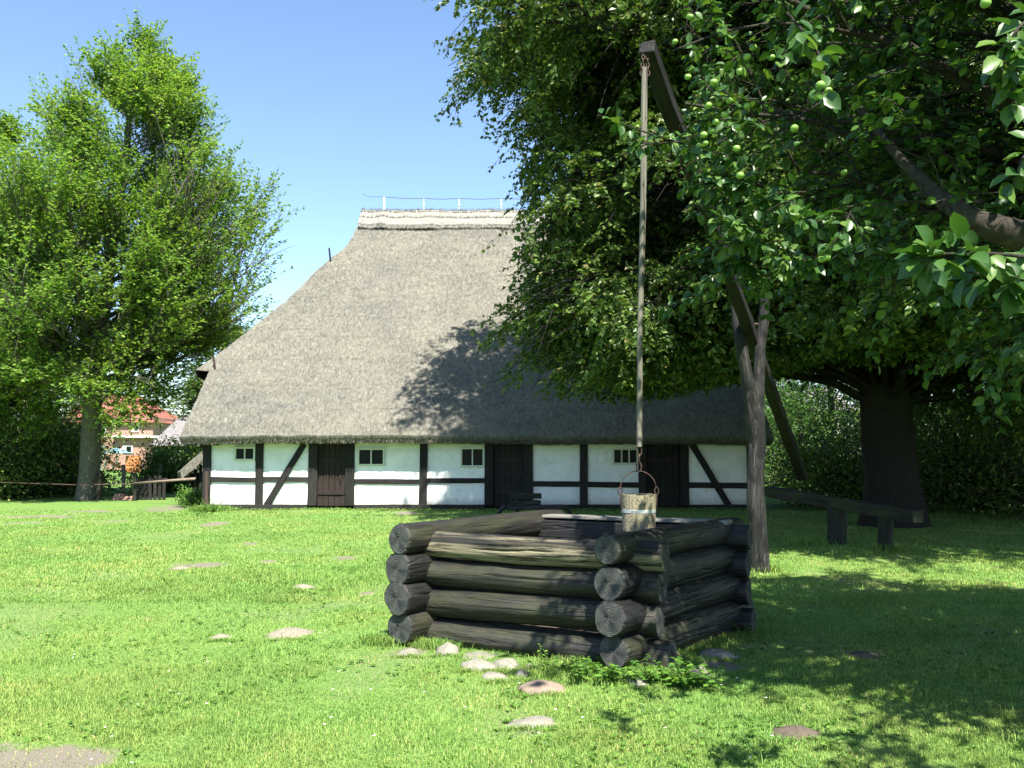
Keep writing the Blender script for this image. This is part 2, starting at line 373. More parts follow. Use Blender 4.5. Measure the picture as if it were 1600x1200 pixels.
def leaves_simple(P, A, Nn, L_, W_):
    """rhombic leaves with a slight fold"""
    S = unit(np.cross(A, Nn)); Nn = np.cross(S, A); l = L_[:, None]; w_ = W_[:, None]
    V = np.stack([P, P+A*l*.45+S*w_*.5+Nn*w_*.18, P+A*l, P+A*l*.45-S*w_*.5+Nn*w_*.18], 1).reshape(-1, 3)
    return V, np.arange(len(P)*4).reshape(-1, 4)
def leaves_full(P, A, Nn, L_, W_):
    """broad leaves: folded at the midrib, drooping at the tip"""
    S = unit(np.cross(A, Nn)); Nn = np.cross(S, A); l = L_[:, None]; w_ = W_[:, None]
    st = [P-A*l*.18]
    st += [P]
    for t, ww, d in ((.16, .30, .0), (.40, .50, -.01), (.72, .40, -.07)):
        mid = P+A*l*t+Nn*l*d
        st += [mid+S*w_*ww+Nn*w_*.17, mid, mid-S*w_*ww+Nn*w_*.17]
    st += [P+A*l-Nn*l*.16]
    # 0 stalk, 1 base, then three rows of right, mid, left, then tip
    V = np.stack(st, 1).reshape(-1, 3); o = np.arange(len(P))[:, None]*12
    q = np.concatenate([o+np.array([a]) for a in ([2, 5, 6, 3], [3, 6, 7, 4], [5, 8, 9, 6], [6, 9, 10, 7])]); t3 = np.concatenate([o+np.array([[1, 2, 3]]), o+np.array([[1, 3, 4]]), o+np.array([[8, 11, 9]]), o+np.array([[9, 11, 10]])])
    return V, q, t3
def leaf_cloud(name, P, A, Nn, L_, W_, mat, parent, full=False):
    r = rng.random(len(P))
    if full:
        V, q, t = leaves_full(P, A, Nn, L_, W_); me = mesh_np(name, [(local(V, parent), q, 0), (np.zeros((0, 3)), t, 0)] if False else [(local(V, parent), q, 0)], [mat], True, None) if False else None
        V = local(V, parent)
        me = bpy.data.meshes.new(name)
        L = np.concatenate([q.ravel(), t.ravel()]).astype(np.int32); S = np.concatenate([np.full(len(q), 4), np.full(len(t), 3)]).astype(np.int32)
        me.vertices.add(len(V)); me.vertices.foreach_set('co', V.astype(np.float32).ravel()); me.loops.add(len(L)); me.loops.foreach_set('vertex_index', L)
        me.polygons.add(len(S)); st = np.zeros(len(S), np.int32); st[1:] = np.cumsum(S)[:-1]; me.polygons.foreach_set('loop_start', st)
        me.polygons.foreach_set('use_smooth', np.full(len(S), True))
        a_ = me.attributes.new('rnd', 'FLOAT', 'POINT'); a_.data.foreach_set('value', np.repeat(r, 12).astype(np.float32)); me.materials.append(mat); me.update(calc_edges=True)
    else:
        V, q = leaves_simple(P, A, Nn, L_, W_)
        me = mesh_np(name, [(local(V, parent), q, 0)], [mat], False, {'rnd': np.repeat(r, 4)})
    return obj(name, me, parent, WM[parent.name].copy() if parent else None)

def grow(root, trunk, tr_r, zt, rl, rr, rf, rb, nl, nb, nt, nlf, ls, leafmat, barkmat, asc=.6, arch=.15, droop=.1, up2=.1, twl=(.35, .9),
         flat=.8, full=False, inner=.45, brl=(.14, .3), zlow=None, keep=None, leafw=.62, limb_r=.014, hang=0., tip_up=0., extra=(), gaps=None):
    """trunk: (K,3) world polyline; crown envelope radii by height to the left / right / front / back of it"""
    base0 = np.array([50., 50, 50]); trunk = np.array(trunk, float); zt = np.array(zt, float)
    def cx(z): return np.stack([np.interp(z, trunk[:, 2], trunk[:, 0]), np.interp(z, trunk[:, 2], trunk[:, 1])], -1)
    def env(ca, sa, z):
        rx = np.where(ca < 0, np.interp(z, zt, rl), np.interp(z, zt, rr)); ry = np.where(sa < 0, np.interp(z, zt, rf), np.interp(z, zt, rb))
        return 1/np.sqrt((ca/np.maximum(rx, .05))**2+(sa/np.maximum(ry, .05))**2)
    m = 6*nl; z = rng.uniform(zt[0], zt[-1], m); a = rng.uniform(0, 2*PI, m); wgt = env(np.cos(a), np.sin(a), z); wgt = wgt/wgt.max()
    sel = rng.random(m) < wgt+.08; z = z[sel][:nl]; a = a[sel][:nl]; N = len(z)
    for (en, ea0, ea1, ez0, ez1) in extra:
        z = np.concatenate([z, rng.uniform(ez0, ez1, en)]); a = np.concatenate([a, rng.uniform(ea0, ea1, en)]); N = len(z)
    ca, sa = np.cos(a), np.sin(a); rad = env(ca, sa, z)*(1-(1-inner)*rng.random(N)**1.6)
    rad *= .93
    c = cx(z); P2 = np.stack([c[:, 0]+ca*rad, c[:, 1]+sa*rad, z], -1)
    zl = zlow if zlow is not None else zt[0]
    zs = np.clip(z-rad*asc*rng.uniform(.7, 1.2, N), zl+rng.random(N)*min(2.0, .12*zt[-1]), trunk[-1, 2]-.3); cs = cx(zs); P0 = np.stack([cs[:, 0], cs[:, 1], zs], -1)
    if keep is not None:
        kk_ = keep(P2); P2, P0, rad = P2[kk_], P0[kk_], rad[kk_]; N = len(P2)
    ll = np.linalg.norm(P2-P0, axis=1)
    P1 = P0*.5+P2*.5+rng.normal(size=(N, 3))*ll[:, None]*.06; P1[:, 2] += ll*arch
    K = 9; PL = bez(P0, P1, P2, K); PL[:, 1:-1] += rng.normal(size=(N, K-2, 3))*ll[:, None, None]*.012
    r0 = np.maximum(.02, ll*limb_r); RL = r0[:, None]*np.linspace(1, .22, K)[None]
    tb = []
    TP = trunk; tK = 14; tt = np.linspace(0, 1, tK); zz = np.interp(tt, np.linspace(0, 1, len(TP)), TP[:, 2])
    xs = np.interp(tt, np.linspace(0, 1, len(TP)), TP[:, 0]); ys = np.interp(tt, np.linspace(0, 1, len(TP)), TP[:, 1])
    tp = np.stack([xs, ys, zz], -1)[None]; tr = np.interp(tt, np.linspace(0, 1, len(tr_r)), tr_r)[None].copy(); tr[0, 0] *= 1.25
    Vt, Ft = tubes(tp, tr, 14); Vt = Vt+(.05*tr_r[0]*rng.normal(size=Vt.shape)); tb.append((Vt, Ft, 0))
    tb.append((*tubes(PL, RL, 6), 0))
    # branches
    ib = np.repeat(np.arange(N), nb); t = rng.uniform(.22, 1, len(ib))**.8; Pb, Tb = bez_at(P0[ib], P1[ib], P2[ib], t)
    d = unit(Tb*.75+rdir(len(ib))*.62+np.array([0, 0, up2])); bl = ll[ib]*rng.uniform(brl[0], brl[1], len(ib))*(1.25-.55*t)+.25
    B2 = Pb+d*bl[:, None]; B2[:, 2] += (-droop+tip_up)*bl
    if True:
        cc = cx(B2[:, 2]); dx = B2[:, 0]-cc[:, 0]; dy = B2[:, 1]-cc[:, 1]; rr_ = np.hypot(dx, dy)+1e-6; e = env(dx/rr_, dy/rr_, B2[:, 2])*1.04
        inz = (B2[:, 2] > zt[0]-.4) & (B2[:, 2] < zt[-1]+.5)
        ok = (rr_ < e+.35) & inz
        if keep is not None: ok &= keep(B2)
        Pb, B2, bl, d = Pb[ok], B2[ok], bl[ok], d[ok]
    B1 = (Pb+B2)/2; B1[:, 2] += bl*(.12+droop*.4); nB = len(Pb)
    PBp = bez(Pb, B1, B2, 5); RB = (np.maximum(.006, bl*.011))[:, None]*np.linspace(1, .3, 5)[None]
    tb.append((*tubes(PBp, RB, 4), 0))
    if gaps:
        gk = fbm(B2+base0, gaps[0], gaps[2], 2) > gaps[1]; Pb, B1, B2, bl, d = Pb[gk], B1[gk], B2[gk], bl[gk], d[gk]; nB = len(Pb)
    it = np.repeat(np.arange(nB), nt); t = rng.uniform(.1, 1, len(it)); t[::nt] = 1.0
    Pt, Tt = bez_at(Pb[it], B1[it], B2[it], t)
    fl = np.array([1, 1, .55]); d = unit(Tt*.7+rdir(len(it))*fl*.75+np.array([0, 0, up2*.5-hang])); tl = rng.uniform(twl[0], twl[1], len(it))
    T2 = Pt+d*tl[:, None]; T2[:, 2] += (-droop*.8+tip_up*.6)*tl; T1 = (Pt+T2)/2; T1[:, 2] += tl*(.06+hang*.2)
    if keep is not None:
        ok = keep(T2); Pt, T1, T2, tl = Pt[ok], T1[ok], T2[ok], tl[ok]
    tb.append((*tubes(bez(Pt, T1, T2, 3), np.full((len(Pt), 3), .004)*np.array([[1, .8, .5]]), 3), 0))
    me = mesh_np('trunk', [(local(v, root), f, k) for v, f, k in tb], [barkmat], True)
    obj('trunk', me, root, WM[root.name].copy())
    # leaves along twigs
    il = np.repeat(np.arange(len(Pt)), nlf); t = rng.uniform(.12, 1.0, len(il)); Pl, Tl = bez_at(Pt[il], T1[il], T2[il], t)
    side = unit(np.cross(Tl, np.array([0, 0, 1.]))+1e-6)*np.where(rng.random(len(il)) < .5, -1, 1)[:, None]
    A = unit(Tl*.55+side*.8+rdir(len(il))*.45+np.array([0, 0, -.15-hang*.5])); Nn = unit(np.array([0, 0, 1.])*flat+rdir(len(il))*.75+np.array([to_sun.x, to_sun.y, 0])*.25)
    Lf = ls*rng.uniform(.65, 1.25, len(il)); leaf_cloud('crown', Pl+rdir(len(il))*ls*.25, A, Nn, Lf, Lf*leafw, leafmat, root, full)
    return T2

def bush(name, loc, rx, ry, h, n, ls, mat, label, cat='bush', group=None, stems=26, z0=.05, full=False, kind=None):
    """bush of many stems ending in leaf clumps through a lumpy crown"""
    root = empty(name, loc); tag(root, label, cat, group, kind)
    base = np.array(loc, float); nc = max(20, n//55)
    d = rdir(nc); d[:, 2] = np.abs(d[:, 2]); rad = rng.random(nc)**.45
    lump = .75+.5*vnoise(d*1.7+base, 1.0, 3)
    Cn = base+d*np.array([rx, ry, h-z0])*(rad*lump)[:, None]; Cn[:, 2] += z0
    Cn[:, 2] = np.maximum(Cn[:, 2], base[2]+z0)
    S = np.repeat(base[None], nc, 0)+np.stack([rng.normal(size=nc)*rx*.03, rng.normal(size=nc)*ry*.03, np.zeros(nc)], -1)
    Mi = (S+Cn)/2; Mi[:, 2] += h*.12
    V, Fq = tubes(bez(S, Mi, Cn, 5), np.linspace(1, .3, 5)[None]*np.full((nc, 1), .006+h*.004), 4)
    obj('stem', mesh_np('stem', [(local(V, root), Fq, 0)], [M['bark']], True), root, WM[root.name].copy())
    il = np.repeat(np.arange(nc), n//nc); cr = .10*(rx+ry+h)/3+ls
    P = Cn[il]+rng.normal(size=(len(il), 3))*cr*np.array([1, 1, .7])
    P[:, 2] = np.maximum(P[:, 2], base[2]+.02)
    A = unit(rdir(len(il))+unit(P-base)*.5); Nn = unit(rdir(len(il))*.7+np.array([0, 0, .9])); Lf = ls*rng.uniform(.6, 1.3, len(il))
    leaf_cloud('foliage', P, A, Nn, Lf, Lf*.6, mat, root, full)
    return root
# ================================================================== GROUND
def ellipse(px, py, hw, hh):
    c = gnd(px, py); a = gnd(px, py+hh); b = gnd(px, py-hh)
    return c[0], (a[1]+b[1])/2, hw/F*c[1], (b[1]-a[1])/2
DIRT = [ellipse(*e) for e in [(60, 1190, 150, 34), (235, 1192, 30, 7), (450, 990, 30, 6), (345, 992, 14, 4), (472, 918, 14, 3), (280, 887, 16, 3), (318, 882, 42, 5), (420, 875, 12, 3),
        (570, 926, 14, 4), (335, 820, 18, 4), (190, 813, 14, 3), (1245, 1152, 32, 9), (1350, 1022, 40, 7), (820, 1132, 34, 8), (845, 1080, 40, 14),
        (640, 800, 20, 3), (300, 791, 55, 4.5), (245, 797, 30, 2.5), (60, 806, 60, 3), (140, 799, 50, 2.2), (30, 817, 30, 2), (1120, 1030, 34, 16),
        (640, 1025, 30, 12), (545, 869, 25, 4), (390, 850, 18, 3), (1160, 1120, 22, 8)]]
def facade_strip(x, y):      # worn sandy strip in front of the house
    return np.clip(1-np.abs(y-25.62)/.22, 0, 1)*((x > -8.4) & (x < -2.3))
def dirt_at(x, y):
    P = np.stack([x, y, np.zeros_like(x)], -1); r = np.zeros_like(x)
    nz = fbm(P, 3.0, 11, 4)
    for cx_, cy_, a, b in DIRT:
        b = b*.85
        q = np.sqrt(((x-cx_)/(a+.02))**2+((y-cy_)/(b+.02))**2)+(nz-.5)*2.0
        r = np.maximum(r, np.clip((1.55-q)*.75, 0, 1)*.9)
    worn = np.clip((fbm(P, .9, 21, 4)-.57)*4, 0, .42)
    shade_bare = np.clip((y-14)/3, 0, 1)*np.clip((x-4)/2, 0, 1)*.22     # thin grass under the big tree
    return np.maximum(np.maximum(r, facade_strip(x, y)*.8), np.maximum(worn, shade_bare*(.5+fbm(P, 1.2, 31))))
def gz(x, y):
    P = np.stack([x, y, np.zeros_like(x)], -1); near = np.clip(1-(np.hypot(x, y)-24)/10, 0, 1)
    return (fbm(P, .35, 41)-.5)*.10*near+(fbm(P, 1.8, 51)-.5)*.035*near
g = np.concatenate([-np.geomspace(17, 1800, 40)[::-1], np.arange(-16.8, 16.81, .13), np.geomspace(17, 1800, 40)])
gy = np.concatenate([-np.geomspace(2, 1800, 30)[::-1], np.arange(-1.8, 34, .13), np.geomspace(34.2, 2200, 60)])
GX, GY = np.meshgrid(g, gy, indexing='ij'); fx, fy = GX.ravel(), GY.ravel()
nx, ny = GX.shape; i, j = np.meshgrid(np.arange(nx-1), np.arange(ny-1), indexing='ij'); b = i*ny+j
Fq = np.stack([b, b+ny, b+ny+1, b+1], -1).reshape(-1, 4)
me = mesh_np('ground', [(np.stack([fx, fy, gz(fx, fy)], -1), Fq, 0)], [M['ground']], True, {'dirt': dirt_at(fx, fy)})
tag(obj('ground', me), kind='structure')

# well geometry (top and bottom log centres, from the photograph)
ZT, ZB = .91, .165
def zpt(x, y, z): return gnd(x, y, z)
def lvl(k): return ZT+(ZB-ZT)*k/3.0
EL = [(623, 843), (620, 889), (619, 936), (624, 982)]          # left side logs, front ends
ER = [(947, 860), (951, 912), (951, 968), (958, 1019)]         # right side logs, front ends
SL = [zpt(*EL[k], lvl(k)) for k in range(4)]; SR = [zpt(*ER[k], lvl(k)) for k in range(4)]
side_dir = np.array([.60, .80, 0.0]); side_dir /= np.linalg.norm(side_dir)
fa = SL[0]+side_dir*.34; fb = SR[0]+side_dir*.34
front_dir = (fb-fa)*np.array([1, 1, 0]); WID = np.linalg.norm(front_dir); front_dir /= WID
LEN = 1.78                                                         # front wall axis to back wall axis
wc = (fa+fb)/2+side_dir*LEN/2
def in_well(x, y, m=0.0):
    dx, dy = x-wc[0], y-wc[1]; det = front_dir[0]*side_dir[1]-front_dir[1]*side_dir[0]
    a = (dx*side_dir[1]-dy*side_dir[0])/det; b = (front_dir[0]*dy-front_dir[1]*dx)/det
    return (np.abs(a) < WID/2+.10+m) & (np.abs(b) < LEN/2+.10+m)

# ================================================================== GRASS
def blades(n, y0, y1, hmin, hmax, wk, power=1.6, xm=.80, seed=0, tuft=None):
    r = np.random.default_rng(100+seed); u = r.random(n)
    y = (y0**(1-power)+(y1**(1-power)-y0**(1-power))*u)**(1/(1-power)); x = (r.random(n)*2-1)*y*xm
    dd = dirt_at(x, y); P3 = np.stack([x, y, x*0], -1)
    dens = .45+.9*fbm(P3, 2.6, 61)
    ok = (r.random(n) > np.clip((dd-.25)*1.8, 0, .92)) & (r.random(n) < dens) & ~in_well(x, y) & (y < 25.75)
    x, y, dd = x[ok], y[ok], dd[ok]; n = len(x); P3 = P3[ok]
    hv = hmin+(hmax-hmin)*np.clip(fbm(P3, 3.2, 71)*1.5-.3+r.normal(size=n)*.22, 0, 1.3)
    hv *= 1-.5*np.clip(dd*1.5, 0, 1)
    a = r.random(n)*2*PI; ln = r.random(n)**.7*1.15; z = gz(x, y)
    wd = wk*(.6+.8*r.random(n))*np.maximum(1, y/7.0)**.8
    side = np.stack([-np.sin(a), np.cos(a), a*0], -1)*wd[:, None]*.5; dr = np.stack([np.cos(a), np.sin(a), a*0], -1)
    B = np.stack([x, y, z-.004], -1); mid = B+dr*(hv*ln*.35)[:, None]; mid[:, 2] += hv*.58; tip = B+dr*(hv*ln*.95)[:, None]; tip[:, 2] += hv*(1-.42*ln)
    V = np.stack([B-side, B+side, mid+side*.75, mid-side*.75, tip], 1).reshape(-1, 3); o = np.arange(n)*5
    pat = fbm(P3, 1.1, 81); rn = np.clip(r.random(n)*.75+(pat-.5)*.6+.08+(r.random(n) < .05)*.3+dd*.25, 0, 1)
    return V, np.stack([o, o+1, o+2, o+3], -1), np.stack([o+3, o+2, o+4], -1), np.repeat(rn, 5)
allV, allQ, allT, allR = [], [], [], []; off = 0
def addb(t):
    global off
    V, q, t3, r = t; allV.append(V); allQ.append(q+off); allT.append(t3+off); allR.append(r); off += len(V)
addb(blades(560000, 3.3, 11, .018, .050, .0042, 1.9, .78, 1))
addb(blades(300000, 10, 25.9, .03, .062, .0050, 1.4, .70, 2))
# long unmown tufts along the foot of the log well and house corner
def tufts(n, pts, spread, h, seed):
    r = np.random.default_rng(500+seed); c = np.array(pts)[r.integers(0, len(pts), n)]
    x = c[:, 0]+r.normal(size=n)*spread; y = c[:, 1]+r.normal(size=n)*spread; ok = ~in_well(x, y, .0) & (y < 25.8); x, y = x[ok], y[ok]; n = len(x)
    a = r.random(n)*2*PI; hv = h*(.35+.8*r.random(n)); ln = .3+r.random(n)*.9; wd = .004*(.7+.8*r.random(n))*np.maximum(1, y/7)
    side = np.stack([-np.sin(a), np.cos(a), a*0], -1)*wd[:, None]*.5; dr = np.stack([np.cos(a), np.sin(a), a*0], -1)
    B = np.stack([x, y, gz(x, y)-.004], -1); mid = B+dr*(hv*ln*.35)[:, None]; mid[:, 2] += hv*.58; tip = B+dr*(hv*ln*.95)[:, None]; tip[:, 2] += hv*(1-.5*ln)
    V = np.stack([B-side, B+side, mid+side*.75, mid-side*.75, tip], 1).reshape(-1, 3); o = np.arange(n)*5
    return V, np.stack([o, o+1, o+2, o+3], -1), np.stack([o+3, o+2, o+4], -1), np.repeat(np.clip(r.random(n)*.8, 0, 1), 5)
foot = [fa-side_dir*.30+front_dir*t for t in np.linspace(-.35, -.1, 8)]+[fa-side_dir*.2+front_dir*t for t in np.linspace(.05, .4, 6)]
foot2 = [fb-side_dir*s+front_dir*t for s in (.28, .42, .6) for t in np.linspace(-.5, .45, 14)]
foot3 = [fb+front_dir*.22+side_dir*t for t in np.linspace(0, 2.0, 26)]
pst = gnd(1186, 890)
addb(tufts(2600, foot, .06, .12, 1)); addb(tufts(5000, foot2, .11, .085, 2)); addb(tufts(2500, foot3, .07, .08, 3))
addb(tufts(900, [pst], .16, .16, 4)); addb(tufts(900, [gnd(1265, 852), gnd(1398, 863)], .22, .22, 5))
addb(tufts(5000, [(x, 25.7) for x in np.linspace(-8.6, 7, 60)], .10, .10, 6)); addb(tufts(1500, [(-8.75, 25.4), (-8.5, 25.3), (-8.2, 25.5)], .16, .22, 7))
sp_pts = [gnd(x_+wd_*c_, y_+4+2*abs(c_)) for x_, y_, wd_ in ((640, 1025, 20), (697, 1024, 20), (748, 1047, 28), (791, 1045, 24), (776, 1062, 20), (815, 1060, 12), (845, 1083, 38), (1000, 1075, 24), (1092, 1062, 20), (1122, 1028, 30), (832, 1134, 36), (450, 996, 38), (345, 995, 20), (472, 921, 20), (1245, 1158, 42)) for c_ in (-1, -.6, -.2, .2, .6, 1)]
addb(tufts(5200, sp_pts, .022, .052, 9))
addb(tufts(4000, [tuple(r_) for r_ in rng.uniform((-6, 4), (6, 13), (160, 2))], .06, .10, 8))
V = np.concatenate(allV); me = bpy.data.meshes.new('grass'); q = np.concatenate(allQ); t3 = np.concatenate(allT)
me.vertices.add(len(V)); me.vertices.foreach_set('co', V.astype(np.float32).ravel()); L = np.concatenate([q.ravel(), t3.ravel()]).astype(np.int32)
me.loops.add(len(L)); me.loops.foreach_set('vertex_index', L); S = np.concatenate([np.full(len(q), 4), np.full(len(t3), 3)]); st = np.zeros(len(S), np.int32); st[1:] = np.cumsum(S)[:-1]
me.polygons.add(len(S)); me.polygons.foreach_set('loop_start', st); me.polygons.foreach_set('use_smooth', np.full(len(S), True))
at_ = me.attributes.new('rnd', 'FLOAT', 'POINT'); at_.data.foreach_set('value', np.concatenate(allR).astype(np.float32)); me.materials.append(M['grass_blade']); me.update(calc_edges=True)
tag(obj('grass', me), 'short bright green lawn grass with worn sandy patches', 'grass', kind='stuff')
# clover and broad leaved lawn herbs
n = 6000; y = 3.5*(4.0)**rng.random(n); x = (rng.random(n)*2-1)*y*.75; ok = (~in_well(x, y, .1)) & (fbm(np.stack([x, y, x*0], -1), 1.3, 91) > .5) & (dirt_at(x, y) < .5); x, y = x[ok], y[ok]
il = np.repeat(np.arange(len(x)), 5); a = rng.random(len(il))*2*PI; A = np.stack([np.cos(a), np.sin(a), .25+rng.random(len(il))*.4], -1)
P = np.stack([x, y, gz(x, y)+.012], -1)[il]; Lf = .028*rng.uniform(.6, 1.4, len(il)); Vv, qq = leaves_simple(P, unit(A), unit(np.array([0, 0, 1.])+rdir(len(il))*.4), Lf, Lf*.7)
tag(obj('clover', mesh_np('clover', [(Vv, qq, 0)], [M['leaf_weed']], False, {'rnd': np.repeat(rng.random(len(il)), 4)})), 'low broad leaved clover mixed into the lawn', 'clover', kind='stuff')
n = 90; y = 4*(5.0)**rng.random(n); x = (rng.random(n)*1.5-1)*y*.6; il = np.repeat(np.arange(n), 6); a = rng.random(len(il))*2*PI; A = np.stack([np.cos(a), np.sin(a), .2+a*0], -1)
P = np.stack([x, y, gz(x, y)+.05], -1)[il]; Vv, qq = leaves_simple(P, unit(A), np.repeat(np.array([[0, 0, 1.]]), len(il), 0), np.full(len(il), .011), np.full(len(il), .008))
tag(obj('daisies', mesh_np('daisies', [(Vv, qq, 0)], [M['petal']])), 'tiny white daisies scattered through the lawn', 'daisies', kind='stuff')

# ================================================================== HOUSE
YF = 26.0
house = empty('farmhouse', at(748, 795, YF+7)*np.array([1, 1, 0]))
tag(house, 'long half-timbered farmhouse with big grey thatched roof and whitewashed panels', 'house')
def fx_(x, y=745): return at(x, y, YF)[0]
def fz_(y, x=745): return at(x, y, YF)[2]
TOPZ = fz_(686); X0 = fx_(317); X1 = fx_(1185)
def slab(name, x0, x1, z0, z1, y0, y1, mat, parent=house, bevel=0):
    mb = MB(); mb.box((x0, y0, z0), (x1, y1, z1)); t = WM[parent.name].translation
    mb.v = [tuple(np.array(v)-np.array(t)) for v in mb.v]; return mb.build(name, mat, parent, Matrix.Translation(t), bevel=bevel)
def panel(x0, x1, z0, z1):
    """uneven whitewashed infill"""
    nx_, nz_ = max(4, int((x1-x0)/.12)), max(4, int((z1-z0)/.12)); xx, zz = np.meshgrid(np.linspace(x0, x1, nx_), np.linspace(z0, z1, nz_), indexing='ij')
    P = np.stack([xx, xx*0, zz], -1); yy = YF+.03-(fbm(P, 1.3, 5)-.5)*.035
    edge = np.minimum(np.minimum(xx-x0, x1-xx), np.minimum(zz-z0, z1-zz)); yy = np.where(edge < .01, YF+.05, yy)
    V = np.stack([xx, yy, zz], -1).reshape(-1, 3); a, c_ = np.meshgrid(np.arange(nx_-1), np.arange(nz_-1), indexing='ij'); bb = a*nz_+c_
    return V, np.stack([bb, bb+nz_, bb+nz_+1, bb+1], -1).reshape(-1, 4)
zb, zr0, zr1 = fz_(788), fz_(762), fz_(752)
# posts, doors, windows in photo x coordinates
posts = [(317, 329), (399, 411), (481, 495), (540, 554), (655, 667), (757, 771), (819, 833), (906, 918), (998, 1010), (1063, 1076), (1168, 1184)]
bays = [(329, 399), (411, 481), (554, 655), (667, 757), (833, 906), (918, 998), (1076, 1168)]
wins = {0: (365, 398, 698, 720, 2), 2: (558, 601, 700, 728, 2), 3: (719, 757, 699, 730, 2), 5: (957, 998, 700, 726, 3)}
bat = []; o_ = 0; VV = []; QQ = []
for k, (a, b) in enumerate(bays):
    xa, xb = fx_(a)-.03, fx_(b)+.03; zz0, zz1 = fz_(790), TOPZ+.1
    if k in wins:
        wa, wb, wt, wbm, _ = wins[k]; wa, wb, wt, wbm = fx_(wa)+.02, fx_(wb)-.02, fz_(wt)-.02, fz_(wbm)+.02
        rects = [(xa, xb, zz0, wbm), (xa, xb, wt, zz1), (xa, wa, wbm, wt)]+([(wb, xb, wbm, wt)] if xb-wb > .05 else [])
    else: rects = [(xa, xb, zz0, zz1)]
    V4 = []; Q4 = []; o4 = 0
    for r_ in rects:
        V, q = panel(*r_); V4.append(V); Q4.append(q+o4); o4 += len(V)
    wp = obj('wall_panel', mesh_np('wall_panel', [(np.concatenate(V4)-np.array(WM[house.name].translation), np.concatenate(Q4), 0)], [M['plaster']], True), house, Matrix.Translation(WM[house.name].translation))
t = np.array(WM[house.name].translation)
# core of the building behind the infill: hollow shell of dark boards
mb = MB(); yb = 40.0
for (a, b_) in (((X0+.05, YF+.4, 0), (X0+.2, yb, TOPZ)), ((X1-.2, YF+.4, 0), (X1-.05, yb, TOPZ)), ((X0+.2, yb-.15, 0), (X1-.2, yb, TOPZ)), ((X0+.2, YF+.38, 0), (X1-.2, YF+.45, TOPZ+.1))): mb.box(a, b_)
mb.v = [tuple(np.array(v)-t) for v in mb.v]; mb.build('boarded_wall', M['timber'], house, Matrix.Translation(t))
for k, (a, b) in enumerate(posts):
    xa, xb = fx_(a), fx_(b); o = beam('post', ((xa+xb)/2, YF+.06, fz_(789)-.02), ((xa+xb)/2+random.uniform(-.02, .02), YF+.06, TOPZ+.1), xb-xa, .18, M['timber'], house, up=(0, 1, 0))
for k, (a, b) in enumerate(bays):
    dz = (.03, .03, 0, 0, -.10, -.11, -.10)[k]; zr = fz_(749 + (0, 0, 3, 2, 7, 8, 9)[k])
    beam('rail', (fx_(a)+.004, YF+.065, zr), (fx_(b)-.004, YF+.065, zr+random.uniform(-.02, .02)), .16, .145 if k < 4 else .165, M['timber'], house)
beam('brace', (fx_(474), YF+.05, fz_(694)), (fx_(417), YF+.05, fz_(790)), .17, .20, M['timber'], house, up=(0, 1, 0))
beam('brace', (fx_(1082), YF+.05, fz_(694)), (fx_(1138), YF+.05, fz_(791)), .17, .22, M['timber'], house, up=(0, 1, 0))
beam('sill_beam', (X0-.02, YF+.04, .06), (fx_(481), YF+.04, .06), .24, .15, M['timber'], house)
beam('sill_beam', (fx_(554), YF+.04, .06), (fx_(757), YF+.04, .06), .24, .15, M['timber'], house)
beam('sill_beam', (fx_(833), YF+.04, .06), (fx_(998), YF+.04, .06), .24, .15, M['timber'], house)
beam('sill_beam', (fx_(1076), YF+.04, .06), (X1+.02, YF+.04, .06), .24, .15, M['timber'], house)
beam('wall_plate', (X0-.4, YF+.10, TOPZ+.12), (X1+.4, YF+.10, TOPZ+.12), .2, .2, M['timber'], house)
for k, (a, b) in enumerate([(495, 540), (771, 819), (1010, 1063)]):
    xa, xb = fx_(a), fx_(b); nb_ = 5; mb = MB()
    for q in range(nb_):
        u0 = xa+(xb-xa)*q/nb_+.006; u1 = xa+(xb-xa)*(q+1)/nb_-.006; mb.box((u0, YF+.10+random.uniform(0, .012), .09), (u1, YF+.15, TOPZ))
    mb.v = [tuple(np.array(v)-t) for v in mb.v]; d = mb.build('door', M['door' if k == 0 else 'timber'], house, Matrix.Translation(t), bevel=.004)  # the two right doors take black timber to paint in their shade
    d['label'] = ['brown plank door between pale posts at the left', 'double door darkened for shade behind the low bench', 'plank door darkened for shade behind the hanging bucket'][k]
    slab('ledge', xa+.03, xb-.03, .42, .54, YF+.07, YF+.098, M['door'], d)
    slab('ledge', xa+.03, xb-.03, 1.35, 1.47, YF+.07, YF+.098, M['door'], d)
    mb = MB(); mb.tube([(xb-.16, YF+.05, .98), (xb-.16, YF+.02, .93), (xb-.16, YF+.02, .86), (xb-.16, YF+.05, .81)], .011, 6)
    mb.v = [tuple(np.array(v)-t) for v in mb.v]; mb.build('handle', M['iron'], d, Matrix.Translation(t))
